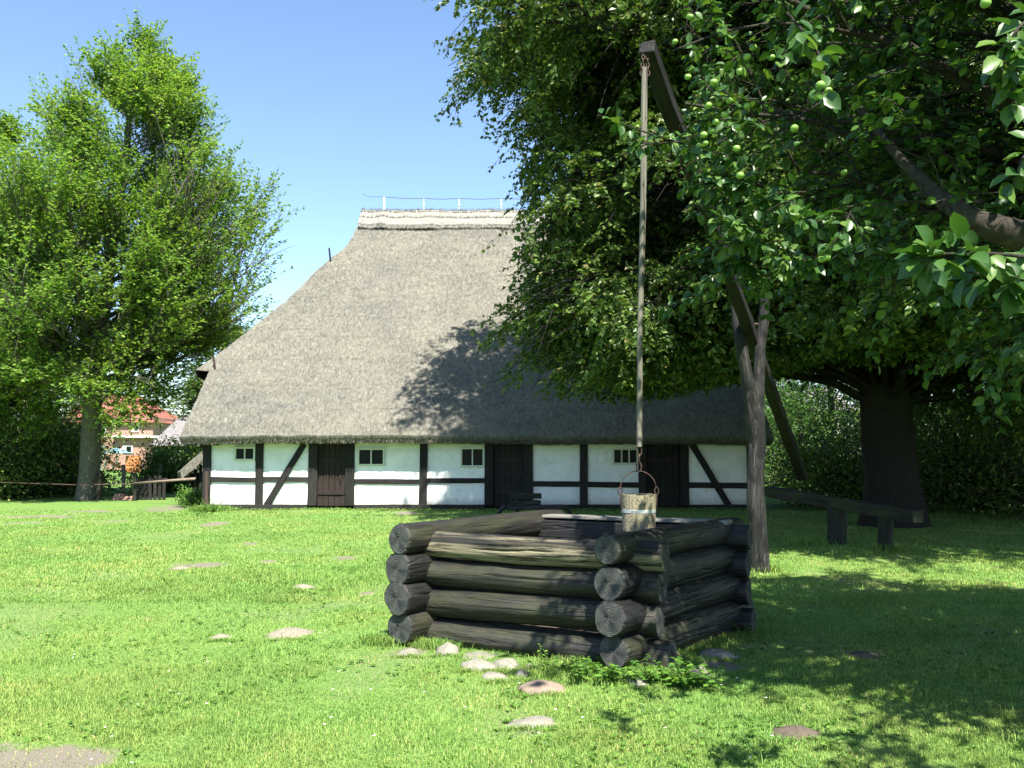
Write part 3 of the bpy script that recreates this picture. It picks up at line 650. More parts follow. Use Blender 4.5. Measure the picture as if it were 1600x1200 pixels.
for k, (a, b, yt, yb_, np_) in wins.items():
    xa, xb, z1, z0 = fx_(a), fx_(b), fz_(yt), fz_(yb_); fw = .055
    mb = MB(); mb.box((xa, YF-.02, z0), (xb, YF+.09, z0+fw)); mb.box((xa, YF-.02, z1-fw), (xb, YF+.09, z1)); mb.box((xa, YF-.018, z0+fw), (xa+fw, YF+.09, z1-fw)); mb.box((xb-fw, YF-.018, z0+fw), (xb, YF+.09, z1-fw))
    mb.v = [tuple(np.array(v)-t) for v in mb.v]; wf = mb.build('window', M['white'], house, Matrix.Translation(t), bevel=.004)
    wf['label'] = {0: 'small two-pane window next to the left corner', 2: 'two-pane window right of the brown door', 3: 'two-pane window left of the double door', 5: 'three-pane window behind the bucket chain'}[k]
    for q in range(1, np_):
        xm = xa+fw+(xb-xa-2*fw)*q/np_; slab('glazing_bar', xm-.018, xm+.018, z0+fw, z1-fw, YF-.01, YF+.06, M['white'], wf)
    for q in range(np_):
        u0 = xa+fw+(xb-xa-2*fw)*q/np_; u1 = xa+fw+(xb-xa-2*fw)*(q+1)/np_; slab('pane', u0+.004, u1-.004, z0+fw, z1-fw, YF+.035, YF+.045, M['glass'], wf)
# ---- roof: an outer thatch skin and its thickness
CX = (at(278, 690, 25.42)[0]+at(1212, 690, 25.42)[0])/2
YE = 25.42; ZE = at(745, 676, YE)[2]; PT = 1.10
def on_plane(x, y):        # photo pixel -> (X, Y, Z) on the front roof plane
    r = ray(x, y); tt = (ZE-EYE-PT*YE)/(r[2]-PT*r[1]); return np.array([0, 0, EYE])+r*tt
prof = [on_plane(*p) for p in [(281, 676), (300, 642), (319, 600)]]
hprof = [on_plane(*p) for p in [(306, 580), (340, 556), (380, 524), (445, 472), (510, 410), (540, 387), (553, 366), (566, 338)]]
ZR = hprof[-1][2]; YR = hprof[-1][1]; XLr = hprof[-1][0]; ZHIP = hprof[0][2]
zs_ = np.array([p[2] for p in prof]+[ZHIP-.02]); xs_ = np.array([p[0] for p in prof]+[prof[-1][0]+.02])
hz = np.array([p[2] for p in hprof]); hx = np.array([p[0] for p in hprof])
def XL(z): return np.where(z < ZHIP-.01, np.interp(z, zs_, xs_), np.interp(z, hz, hx))
def yplane(z): return YE+(z-ZE)/PT
def sag(P, amp=.10):
    return (fbm(P, .45, 3)-.5)*amp*2+(fbm(P, 3.0, 7)-.5)*.07+(vnoise(P, 9, 9)-.5)*.035
nf = np.array([0, -PT, 1.0])/math.hypot(PT, 1)
levels = np.concatenate([np.linspace(ZE, ZHIP-.02, 16), np.linspace(ZHIP, ZR, 44)])
bats = []
def grid(V3):            # (a,b,3) -> batch
    a, b = V3.shape[:2]; ii, jj = np.meshgrid(np.arange(a-1), np.arange(b-1), indexing='ij'); bb = ii*b+jj
    return V3.reshape(-1, 3), np.stack([bb, bb+1, bb+b+1, bb+b], -1).reshape(-1, 4)
NXR = 150; u = np.linspace(0, 1, NXR)
for sgn in (1, -1):
    Z = np.repeat(levels[:, None], NXR, 1); Lx = XL(levels)[:, None]; X = Lx+(2*CX-2*Lx)*u[None]
    Y = yplane(Z); n_ = nf.copy()
    if sgn < 0: Y = 2*YR-Y; n_[1] *= -1
    V3 = np.stack([X, Y, Z], -1); dsp = sag(V3); ed = np.clip((Z-ZE)/.35, 0, 1); V3 = V3+n_*dsp[..., None]*1.0
    V3[..., 2] -= (1-ed)*.10                                     # rounded eave
    V, q = grid(V3); bats.append((V, q if sgn > 0 else q[:, ::-1], 0))
    if sgn > 0: front_edge = V3[0]
    # eave thickness and underside
    E = V3[0]; inn = np.array([0, .30*sgn, -.23]); E2 = E+np.array([0, .03*sgn, -.12]); E2[:, 2] += (vnoise(E*6, 1, 2)-.5)*.06; E3 = E+inn; E3[:, 2] += (vnoise(E*7, 1, 4)-.5)*.05; E4 = E3+np.array([0, .75*sgn, .42])
    V, q = grid(np.stack([E4, E3, E2, E])); bats.append((V, q if sgn > 0 else q[:, ::-1], 0))
    for side in (0, -1):                                         # verge thickness below the half hip
        m_ = 16; A0 = V3[:m_, side]; d = .32 if side == 0 else -.32; A1 = A0-n_*.12+np.array([0, 0, -.05]); A2 = A0-n_*.36+np.array([d*.25, 0, 0]); A3 = A2+np.array([d*3, 0, 0])
        V, q = grid(np.stack([A0, A1, A2, A3])); bats.append((V, q, 0))
for side in (1, -1):                                             # hip ends
    lv = np.linspace(ZHIP, ZR, 44); W = 40; vv = np.linspace(0, 1, W); xl = np.interp(lv, hz, hx)
    xx = xl if side > 0 else 2*CX-xl; Yf = yplane(lv); Y = Yf[:, None]+(2*YR-2*Yf[:, None])*vv[None]
    V3 = np.stack([np.repeat(xx[:, None], W, 1), Y, np.repeat(lv[:, None], W, 1)], -1); hn = np.array([-side*.8, 0, .6]); V3b = V3+hn*sag(V3)[..., None]*.8
    V3b[:, 0] = V3[:, 0]+nf*sag(V3[:, 0])[:, None]; V3b[:, -1] = V3[:, -1]+(nf*np.array([1, -1, 1]))*sag(V3[:, -1])[:, None]
    V, q = grid(V3b); bats.append((V, q if side < 0 else q[:, ::-1], 0))
    E = V3b[0]; E2 = E+np.array([0, 0, -.18]); E3 = E+np.array([side*.30, 0, -.34]); E4 = E3+np.array([side*1.2, 0, .3])
    V, q = grid(np.stack([E4, E3, E2, E])); bats.append((V, q, 0))
    # gable boarding above the wall
    gx = X0+.1 if side > 0 else X1-.1
    zz_ = ZHIP-.3; ya, yb2 = YF+.3, 2*YR-YF-.3; top_in = (zz_-TOPZ)/PT
    V = np.array([(gx, ya, TOPZ-.2), (gx, yb2, TOPZ-.2), (gx, yb2-top_in, zz_), (gx, ya+top_in, zz_)]); bats.append((V, np.array([[0, 1, 2, 3]]), 1))
roof = obj('roof', mesh_np('roof', [(v-t, q, m) for v, q, m in bats], [M['thatch'], M['timber']], True), house, Matrix.Translation(t))
# straw ends standing out of the thatch (part of the roof skin)
def straws(n, P, D, l, w_):
    A = unit(D); S = unit(np.cross(A, rdir(n))); V = np.stack([P-S*w_*.5, P+S*w_*.5, P+A*l[:, None]], 1).reshape(-1, 3); return V, np.arange(n*3).reshape(-1, 3)
n = 60000; z = rng.uniform(ZE, ZR-.6, n); u = rng.random(n); xl = XL(z); x = xl+(2*CX-2*xl)*u; P = np.stack([x, yplane(z), z], -1); P = P+nf*(sag(P))[:, None]
dn = np.array([0, -1, -PT])/math.hypot(1, PT); sV, sF = straws(n, P, dn+nf*.45+rdir(n)*.35, rng.uniform(.03, .11, n), .012)
n2 = 9000; k = rng.integers(0, NXR-1, n2); fr = rng.random(n2)[:, None]; E = front_edge[k]*(1-fr)+front_edge[k+1]*fr; E = E+np.stack([np.zeros(n2), rng.uniform(0, .25, n2), -rng.uniform(0, .2, n2)], -1)
s2, f2 = straws(n2, E, np.array([0, -.35, -1.])+rdir(n2)*.35, rng.uniform(.04, .10, n2), .014)
n4 = 5000; tq = rng.random(n4); ca_, cb_, cc_ = on_plane(710, 492), on_plane(694, 535), on_plane(672, 610)
Pq = np.where((tq < .45)[:, None], ca_+(cb_-ca_)*(tq/.45)[:, None], cb_+(cc_-cb_)*((tq-.45)/.55)[:, None]); Pq = Pq+np.stack([rng.normal(size=n4)*.07, np.zeros(n4), np.zeros(n4)], -1)+nf*(sag(Pq)+.01)[:, None]
s5, f5 = straws(n4, Pq, dn+nf*.3+rdir(n4)*.35, rng.uniform(.05, .14, n4), .014)
obj('straw_ends', mesh_np('straw_ends', [(sV-t, sF, 0), (s2-t, f2, 0), ], [M['thatch']], False), roof, Matrix.Translation(t))
# ridge cap of pale straw
xs = np.linspace(XLr-.02, 2*CX-XLr+.02, 170); cap = []
sec = [(-.62, -.60), (-.60, -.48), (-.40, -.20), (-.2, .06), (-.06, .16), (.06, .16), (.2, .06), (.40, -.20), (.60, -.48), (.62, -.60)]
for x in xs:
    endk = 1
    row = []
    for (dy, dz) in sec:
        p = np.array([x, YR+dy, ZR+dz+.05]); k_ = (vnoise(np.array([p*2.3]), 1, 4)[0]-.5)*.07+(random.random()-.5)*.022; row.append(p+np.array([0, np.sign(dy)*k_, k_]))
    cap.append(row)
cap = np.array(cap); cap[0, :, 0] += rng.normal(size=len(sec))*.03; V, q = grid(cap)
e0 = np.concatenate([cap[0].mean(0)[None], cap[0]]); ef = np.array([[0, k+1, k+2] for k in range(len(sec)-1)])
n3 = 7000; k = rng.integers(0, 169, n3); f = rng.random(n3)[:, None]; j0 = rng.integers(0, 5, n3); Pr = cap[k, j0]*(1-f)+cap[np.minimum(k+1, 169), j0]*f
s3, f3 = straws(n3, Pr, np.array([0, -.6, -.9])*(j0 < 2)[:, None]+np.array([0, -.3, .9])*(j0 >= 2)[:, None]+rdir(n3)*.4, rng.uniform(.04, .15, n3), .016)
obj('ridge_cap', mesh_np('ridge_cap', [(V-t, q, 0), (e0-t, ef, 0), (s3-t, f3, 0)], [M['ridge_straw']], False), house, Matrix.Translation(t))
prev = None
for k, px in enumerate([600, 662, 717, 783, 846, 905]):
    p0 = at(px, 338, YR); p0[2] = ZR+.12; p1 = p0+np.array([0, 0, .62 if k == 0 else .56])
    mb = MB(); mb.tube([p0-t, p1-t], [.045, .035] if k == 0 else [.022, .016], 6)
    if k: mb.tube([p1-t+np.array([0, 0, -.28]), p1-t+np.array([0, 0, -.2])], .045, 6)
    mb.build('ridge_rod', M['white'], house, Matrix.Translation(t))
    if prev is not None:
        mb = MB(); mb.tube([prev-t, (prev+p1)/2-t+np.array([0, 0, -.03]), p1-t], .012, 4); mb.build('ridge_wire', M['iron'], house, Matrix.Translation(t))
    else:
        mb = MB(); mb.tube([p1-t, p1-t+np.array([-.6, 0, .0]), p1-t+np.array([-.8, 0, .12])], .010, 4); mb.build('ridge_wire', M['iron'], house, Matrix.Translation(t))
    prev = p1
for (x, y, h, m_) in ((517, 408, .45, 'timber'), (337, 578, .42, 'iron')):
    p = on_plane(x, y); mb = MB(); mb.tube([p-t-np.array([0, 0, .1]), p-t+np.array([-.05, -.1, h])], [.04, .03], 6); mb.build('roof_peg', M[m_], house, Matrix.Translation(t))
# low thatched lean-to at the left gable
lean = empty('thatched_lean_to', (X0-.6, 29.5, 0)); tag(lean, 'small dark lean-to shed with mossy thatch at the left gable of the farmhouse', 'shed')
tl = np.array(WM[lean.name].translation)
a0, a1, b0, b1 = at(282, 737, 28.6), at(322, 700, 28.6), at(276, 738, 33), at(318, 704, 33)
xs1 = np.linspace(0, 1, 10); G = np.array([[a0*(1-s)*(1-r)+a1*s*(1-r)+(b0*(1-s)+b1*s)*r for r in np.linspace(0, 1, 12)] for s in xs1]); G = G+np.array([0, 0, 1])*((fbm(G, 2.5, 3)-.5)*.16)[..., None]
G2 = G+np.array([.05, .0, -.26]); bt = [(*grid(G), 0), (*grid(G2), 0), (*grid(np.stack([G[:, 0], G2[:, 0]])), 0), (*grid(np.stack([G[0], G2[0]])), 0), (*grid(np.stack([G[-1], G2[-1]])), 0)]
obj('roof', mesh_np('roof', [(v-tl, q, m) for v, q, m in bt], [M['thatch']], True), lean, Matrix.Translation(tl))
mb = MB()
for q in range(9):
    x = a0[0]+.12+(X0-a0[0]-.15)*q/9; zt_ = np.interp(x, [a0[0], a1[0]], [a0[2], a1[2]])-.2; mb.box((x-tl[0], 29.0-tl[1]+random.uniform(0, .02), 0), (x-tl[0]+.09, 29.05-tl[1], zt_))
mb.box((a0[0]+.1-tl[0], 29.06-tl[1], 0), (a0[0]+.16-tl[0], 33-tl[1], .95)); mb.build('wall', M['timber'], lean, Matrix.Translation(tl))
# ================================================================== LOG WELL
well = empty('log_well', (wc[0], wc[1], 0)); tag(well, 'square well curb of dark stacked round logs in the foreground lawn', 'well')
LM = [M['log'], M['log_end']]; LD = [M['log_dark'], M['log_end']]; LP = [M['log_peel'], M['log_end']]
rad = [.118, .132, .130, .130]
def CH(k):
    r = random.Random(k+3); return tuple((r.uniform(0, 6.28), r.uniform(-.1, .5), r.uniform(.5, 1.1), r.uniform(.12, .3)) for _ in range(4))
for k in range(4):
    d0 = SL[k]; L_ = .34+LEN+.30
    e = (WID+.34)
    o = roundlog('log', d0, d0+side_dir*L_, rad[k]*(1.07, 1.09, 1.10, 1.09)[k], [LM, LD, LD, LM][k], well, seed=k+1, bend=.012, nr=90, bark=.085, checks=CH(k))
    d0 = SR[k]; o = roundlog('log', d0, d0+side_dir*L_, rad[k]*(1.02, 1.04, 1.04, 1.02)[k], [LM, LD, LD, LM][k], well, seed=k+11, bend=.012, nr=90, bark=.085, checks=CH(k+4))
for k in range(4):
    zc = lvl(k)-(.055, .055, .058, .075)[k]
    A = fa.copy(); B = fb.copy(); A[2] = B[2] = zc; A = A+(SL[k]-SL[0])*np.array([1, 1, 0])*.5; 
    ext = (.30, .27, .25, .34)[k]
    # front wall log, butted into the left side logs and running past the right ones
    roundlog('log', A+front_dir*.02, fb*np.array([1, 1, 0])+np.array([0, 0, zc])+front_dir*ext, (.115, .122, .124, .134)[k], [LP, LM, LM, LM][k], well, seed=k+21, bend=.014, nr=90, bark=.085, checks=CH(k+8)+((3.9+.3*k, .05, .8, .22),))
    A2 = fa+side_dir*LEN; B2 = fb+side_dir*LEN; A2[2] = B2[2] = zc
    roundlog('log', A2-front_dir*.12, B2+front_dir*(.26, .24, .24, .28)[k], (.112, .12, .12, .125)[k], LD, well, seed=k+31, bend=.01, nr=60, bark=.08)
# sill timber under the right wall
s0 = fb+front_dir*.03+side_dir*.15; s1 = fb+front_dir*.05+side_dir*(LEN-.1); s0[2] = .05; s1[2] = .06
roundlog('log', s0-side_dir*.30, s1, .085, [M['rail_wood'], M['log_end']], well, seed=51)
# pale cover boards along the back of the opening
cA = zpt(858, 803, 1.03); cB = cA+front_dir*(WID+.02); cA2 = cA
hb = lvl(0)+.085
p0 = fa+side_dir*(LEN-.06)+front_dir*.02; p1 = fb+side_dir*(LEN-.06)+front_dir*.1; p0[2] = p1[2] = hb
b = beam('cover_board', p0, p1, .20, .035, M['board'], well, jit=.004); b['label'] = 'pale grey board lying along the back rim'
p0 = fa+side_dir*(LEN-.20)+front_dir*.0; p1 = fb+side_dir*(LEN-.20)+front_dir*.0; p0[2] = p1[2] = hb-.115
beam('lining_board', p0, p1, .03, .17, M['log_dark'], well, jit=.004)
# dark shaft inside
mb = MB(); c4 = [wc-front_dir*(WID/2-.06)*sx_-side_dir*(LEN/2-.06)*sy_ for sx_, sy_ in ((1, 1), (-1, 1), (-1, -1), (1, -1))]
tw = np.array(WM[well.name].translation)
mb.add([(*(c[:2]-tw[:2]), .10) for c in c4], [(0, 1, 2, 3)]); mb.build('shaft_floor', M['soil'], well, Matrix.Translation(tw))
# ================================================================== STONES
def stone(px, py, wpx, hpx, mat='stone', label='', dz=.0, seed=0, grp='field stones around the foot of the log well'):
    c = gnd(px, py+hpx*.35-7); sx_ = wpx/F*c[1]/2*1.2; sz_ = max(.035, hpx/F*c[1]*.62); n1, n2 = 14, 22
    ph, th = np.meshgrid(np.linspace(0, PI, n1), np.linspace(0, 2*PI, n2, endpoint=False), indexing='ij')
    d = np.stack([np.sin(ph)*np.cos(th), np.sin(ph)*np.sin(th), np.cos(ph)], -1)
    r_ = 1+(fbm(d+seed*7.3, 1.3, seed, 4)-.5)*1.0; V = d*r_[..., None]*np.array([sx_, sx_*random.uniform(.65, .95), sz_]); V = V.reshape(-1, 3)
    ii, jj = np.meshgrid(np.arange(n1-1), np.arange(n2), indexing='ij'); j2 = (jj+1) % n2; q = np.stack([ii*n2+jj, (ii+1)*n2+jj, (ii+1)*n2+j2, ii*n2+j2], -1).reshape(-1, 4)
    o = obj('stone', mesh_np('stone', [(V, q, 0)], [M[mat]], True), None, Matrix.Translation(Vector((c[0], c[1], dz)))); tag(o, label, 'stone', grp); return o
ST = [(640, 1025, 36, 18, 'stone', 'flat pale stone under the left front log end'), (697, 1021, 36, 30, 'stone', 'round upright stone right of the left log ends'), (748, 1045, 48, 22, 'stone', 'wide pale stone below the middle of the front logs'),
      (791, 1041, 40, 24, 'stone', 'rounded stone just right of the wide pale stone'), (776, 1060, 34, 17, 'stone', 'small low stone in front of the wide pale stone'), (815, 1057, 19, 20, 'stone', 'small upright reddish stone beside the leafy weeds'),
      (833, 1047, 20, 14, 'stone', 'small stone tucked under the front log by the weeds'), (845, 1077, 62, 26, 'stone_red', 'large flat reddish slab in the grass before the well'), (1000, 1072, 40, 22, 'stone', 'pale stone below the right front log ends'),
      (1092, 1056, 30, 34, 'stone', 'brownish stone right of the nettles'), (1122, 1026, 50, 20, 'stone', 'broad shaded stone along the right side of the well'), (745, 1030, 70, 10, 'stone', 'long thin stone wedged beneath the lowest front log'), (1055, 1030, 26, 16, 'stone_red', 'small reddish stone by the right log corner'),
      (832, 1132, 60, 10, 'stone', 'flat worn stone sunk in the lawn nearest the camera')]
for k, s in enumerate(ST): stone(s[0], s[1], s[2], s[3], s[4], s[5], seed=k, dz=-.01)
def mole(px, py, wpx, hgt, label, mat='sand'):
    wpx = wpx*.92
    c = gnd(px, py); R_ = wpx/F*c[1]/2; hgt *= .6; n1, n2 = 12, 26; rr = np.linspace(0, 1, n1); th = np.linspace(0, 2*PI, n2, endpoint=False); A, T = np.meshgrid(rr, th, indexing='ij')
    EN = (.72+.65*fbm(np.stack([np.cos(T)*1.3+px, np.sin(T)*1.3, T*0], -1), 1.5, 8)); X = A*np.cos(T)*R_*EN; Y = A*np.sin(T)*R_*EN; P = np.stack([X+px, Y, X*0], -1)
    Z = hgt*np.clip(1-A**1.7, 0, 1)*(.8+.6*fbm(P, 9, 3)) + (fbm(P, 25, 4)-.5)*.02*(1-A) - .012*A
    V = np.stack([X, Y, Z+.004], -1).reshape(-1, 3); ii, jj = np.meshgrid(np.arange(n1-1), np.arange(n2), indexing='ij'); j2 = (jj+1) % n2
    q = np.stack([ii*n2+jj, (ii+1)*n2+jj, (ii+1)*n2+j2, ii*n2+j2], -1).reshape(-1, 4); z0 = float(gz(np.array([c[0]]), np.array([c[1]]))[0])
    tag(obj('molehill', mesh_np('molehill', [(V, q, 0)], [M[mat]], True), None, Matrix.Translation(Vector((c[0], c[1], z0)))), label, 'molehill', 'sandy molehills in the lawn')
mole(452, 991, 76, .075, 'largest pale sandy molehill in the middle of the left lawn'); mole(345, 993, 38, .05, 'small sandy molehill just left of the largest one')
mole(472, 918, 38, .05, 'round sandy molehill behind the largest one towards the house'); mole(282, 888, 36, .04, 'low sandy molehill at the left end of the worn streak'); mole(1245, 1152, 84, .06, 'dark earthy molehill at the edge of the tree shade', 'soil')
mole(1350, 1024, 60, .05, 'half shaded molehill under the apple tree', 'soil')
# ================================================================== WELL SWEEP
pb = gnd(1187, 893); DP = pb[1]; sweep = empty('well_sweep', (pb[0], pb[1], 0)); tag(sweep, 'tall wooden well sweep with forked grey post and long slanting beam', 'well sweep')
def pp(x, y, D=DP): return at(x, y, D)
w1 = lambda px, D=DP: px/F*D/2
PM = [M['post'], M['log_end']]
def spine(name, pts, ws, mats, parent, D=None, seed=0, nr=20, bark=.12):
    """a crooked round timber through photo points; ws = widths in photo pixels"""
    P = np.array([at(x, y, (D if D else d)) for x, y, d in pts]); R_ = [w/F*p[1]/2 for w, p in zip(ws, P)]
    tt = np.linspace(0, 1, len(P)); ts = np.linspace(0, 1, 60); Q = np.stack([np.interp(ts, tt, P[:, k]) for k in range(3)], -1)
    for _ in range(4): Q[1:-1] = (Q[:-2]+2*Q[1:-1]+Q[2:])/4
    RR = np.interp(ts, tt, R_); cen = Q.mean(0)
    V, q = tubes(Q[None], RR[None], nr); V3 = V.reshape(60, nr, 3); th = np.arange(nr)/nr*2*PI
    pn = np.stack([np.repeat(ts[:, None]*3, nr, 1)+seed, np.cos(th)[None]*1.3+ts[:, None]*0, np.sin(th)[None]*1.3+ts[:, None]*0], -1)
    k_ = 1+bark*(fbm(pn, 1.6, seed, 3)-.5)*2; V3 = Q[:, None]+(V3-Q[:, None])*k_[..., None]
    M_ = frame(Q[0], Q[-1]); Mi = np.array(M_.inverted()); V = V3.reshape(-1, 3)@Mi[:3, :3].T+Mi[:3, 3]
    bt = [(V, q, 0)]
    for e in (0, 59):
        ring = V[e*nr:(e+1)*nr]; VV = np.concatenate([ring, ring.mean(0)[None]+np.array([[-.01 if e == 0 else .01, 0, 0]])]); a_ = np.arange(nr); bt.append((VV, np.stack([a_, (a_+1) % nr, np.full(nr, nr)], -1), 1))
    return obj(name, mesh_np(name, bt, mats, True), parent, M_)
spine('post', [(1189, 905, 0), (1186, 850, 0), (1182, 790, 0), (1180, 740, 0), (1184, 690, 0), (1181, 640, 0), (1186, 590, 0), (1187, 540, 0), (1194, 500, 0), (1195, 456, 0)], [28, 25, 29, 25, 27, 25, 19, 17, 16, 15], PM, sweep, DP, 3, 22, .2)
spine('fork_arm', [(1182, 740, DP), (1180, 690, DP-.02), (1171, 615, DP-.10), (1163, 565, DP-.18), (1158, 540, DP-.2), (1151, 505, DP-.2), (1147, 462, DP-.2)], [14, 20, 21, 17, 18, 14, 12], PM, sweep, None, 5, 20, .2)
DT, DE = 8.15, 16.6
mid = lambda y: 1/(1/DT+(1/DE-1/DT)*(y-66)/(745-66))
t0, t1 = at(1011, 72, DT), at(1253, 745, DE)
bo = beam('beam', t0, t1, .15, .15, M['beam_wood'], sweep, jit=.010, bevel=.02, taper=1.12)
# iron pin through fork
mb = MB(); c = at(1170, 508, DP); ts_ = np.array(WM[sweep.name].translation); mb.tube([c-ts_+np.array([-.22, 0, 0]), c-ts_+np.array([.28, 0, .02])], .018, 8); mb.build('pivot_pin', M['iron'], sweep, Matrix.Translation(ts_))
DB = 8.1
rt, rb_ = at(1007, 108, DT+.02), at(999, 700, DB)
spine('rod', [(1007, 106, DT+.02), (1006, 220, 8.14), (1005, 330, 8.13), (1000, 520, 8.11), (999, 698, DB)], [9.5, 11, 10, 9, 9], [M['rod'], M['rod']], sweep, None, 9, 10, .10)
def chain(name, a, b, n, parent, r=.007, lw=.018):
    a, b = Vector(a), Vector(b); mb = MB(); T_ = Vector(WM[parent.name].translation); ll = (b-a).length/n
    for k in range(n):
        c = a+(b-a)*((k+.5)/n)-T_; pts = []
        for q in range(13):
            an = 2*PI*q/12; lx, lz = math.cos(an)*lw, math.sin(an)*ll*.62
            pts.append(c+(Vector((lx, 0, lz)) if k % 2 == 0 else Vector((0, lx, lz))))
        mb.tube(pts, r, 6, cap=False)
    return mb.build(name, M['iron'], parent, Matrix.Translation(T_), smooth=True)
ta = at(1008, 86, DT); chain('chain', ta+np.array([-.015, 0, 0]), rt+np.array([-.03, 0, -.06]), 5, sweep, .006, .014); chain('chain', ta+np.array([.02, 0, 0]), rt+np.array([.035, 0, -.06]), 5, sweep, .006, .014)
bt_ = at(998, 736, DB); chain('hook_chain', rb_+np.array([0, 0, .01]), bt_, 3, sweep, .006, .022)
# ================================================================== BUCKET
bc = at(998, 828, DB); bz1 = at(998, 772, DB)[2]; bz0 = at(998, 829, DB)[2]; BR1 = 54/F*DB/2; BR0 = 50/F*DB/2
bucket = empty('wooden_bucket', (bc[0], DB, bz0)); tag(bucket, 'wooden stave bucket with pale metal band hanging over the log well', 'bucket')
tb_ = np.array(WM[bucket.name].translation); H = bz1-bz0; mb = MB(); ns = 14
for k in range(ns):
    a0_, a1_ = 2*PI*k/ns+.012, 2*PI*(k+1)/ns-.012; topj = random.uniform(-.008, .004); vs = []
    for z, R_ in ((0, BR0), (H+topj, BR1)):
        for an, rr_ in ((a0_, R_), ((a0_+a1_)/2, R_*1.008), (a1_, R_), (a1_, R_-.018), (a0_, R_-.018)): vs.append((math.cos(an)*rr_, math.sin(an)*rr_, z))
    mb.add(vs, [(0, 1, 6, 5), (1, 2, 7, 6), (2, 3, 8, 7), (3, 4, 9, 8), (4, 0, 5, 9), (4, 3, 2, 1, 0), (5, 6, 7, 8, 9)])
mb.add([(math.cos(2*PI*k/28)*(BR0-.01), math.sin(2*PI*k/28)*(BR0-.01), .03) for k in range(28)], [tuple(range(28))]); mb.build('staves', M['stave'], bucket, Matrix.Translation(tb_))
zb0 = H*.50; mb = MB(); n = 48
for z, R_ in ((zb0, BR0+(BR1-BR0)*.5+.003), (zb0+.030, BR0+(BR1-BR0)*.58+.003), (zb0+.030, BR0+.001), (zb0, BR0+.001)):
    for k in range(n): mb.v.append((math.cos(2*PI*k/n)*R_, math.sin(2*PI*k/n)*R_, z))
for r_ in range(4):
    for k in range(n): mb.f.append((r_*n+k, r_*n+(k+1) % n, ((r_+1) % 4)*n+(k+1) % n, ((r_+1) % 4)*n+k)); mb.mi.append(0)
band = mb.build('band', M['galv'], bucket, Matrix.Translation(tb_))
mb = MB()                                                     # smudged dark lettering on the band
for k, (an, w_, h_) in enumerate([(-2.10, .05, .012), (-2.03, .035, .016), (-1.96, .05, .010), (-1.88, .03, .015), (-1.82, .03, .011), (-1.74, .05, .014), (-1.66, .03, .009)]):
    R_ = BR0+(BR1-BR0)*.54+.0055; z = zb0+.008; vs = [(math.cos(an+s*w_/2)*R_, math.sin(an+s*w_/2)*R_, z+q) for s, q in ((-1, 0), (1, .002), (.7, h_), (-.8, h_*.8))]; mb.add(vs, [(0, 1, 2, 3)])
mb.build('lettering', M['ink'], band, Matrix.Translation(tb_))
hr = BR1+.004; hz_ = at(998, 736, DB)[2]-bz0; z_ear = H+.05; mb = MB()
mb.tube([(math.cos(a)*hr, 0, z_ear+math.sin(a)*(hz_-z_ear)) for a in np.linspace(0, PI, 25)], .005, 6); mb.build('handle', M['iron'], bucket, Matrix.Translation(tb_), smooth=True)
for s in (-1, 1):
    mb = MB(); mb.tube([(s*(hr+.004)+math.cos(a)*.018, 0, z_ear-.022+math.sin(a)*.034) for a in np.linspace(0, 2*PI, 15)], .0055, 6); mb.tube([(s*(hr+.004), 0, z_ear-.05), (s*(hr-.0), 0, H*.55)], .006, 6); mb.build('ear', M['iron'], bucket, Matrix.Translation(tb_), smooth=True)
# ================================================================== RAIL + BENCH
rail = empty('hitching_rail', gnd(1330, 858)); tag(rail, 'low mossy wooden rail on two thick posts beside the sweep', 'rail')
r0, r1 = at(1200, 768, 18.3), at(1434, 808, 14.3)
beam('crossbeam', r0, r1, .22, .20, M['rail_wood'], rail, jit=.012, bevel=.012)
for px, py, wd in ((1265, 850, 28), (1397, 862, 24)):
    g_ = gnd(px, py); tt = (g_[1]-r0[1])/(r1[1]-r0[1]); zt_ = r0[2]+(r1[2]-r0[2])*tt-.09; xt = r0[0]+(r1[0]-r0[0])*tt
    roundlog('post', (xt, g_[1], -.03), (xt+.02, g_[1], zt_), wd/F*g_[1]/2, [M['rail_wood'], M['log_end']], rail, seed=px, bark=.1)
gb = gnd(835, 806); bench = empty('plank_bench', (gb[0], gb[1], 0)); tag(bench, 'low dark plank bench on curved runners in front of the double door', 'bench')
T_ = np.array(WM[bench.name].translation); Db = gb[1]
def bp(x, y, dy=0): return at(x, y, Db+dy)
beam('seat', bp(798, 775, .1), bp(846, 775, .1), .35, .12, M['rail_wood'], bench)
beam('lower_plank', bp(797, 786, .1), bp(845, 785, .1), .3, .10, M['log_dark'], bench)
beam('cross_bar', bp(792, 793), bp(882, 792), .14, .12, M['log_dark'], bench)
for px in (808, 838): beam('leg', bp(px, 781, .1), bp(px, 808, .1), .10, .10, M['log_dark'], bench)
for s, (xa, xb) in enumerate(((791, 779), (878, 891))):
    mb = MB(); mb.tube([bp(xa+(xb-xa)*math.sin(a), 806-14*math.cos(a))-T_ for a in np.linspace(0, PI/2, 8)], .055, 8); mb.build('runner', M['log_dark'], bench, Matrix.Translation(T_), smooth=True)
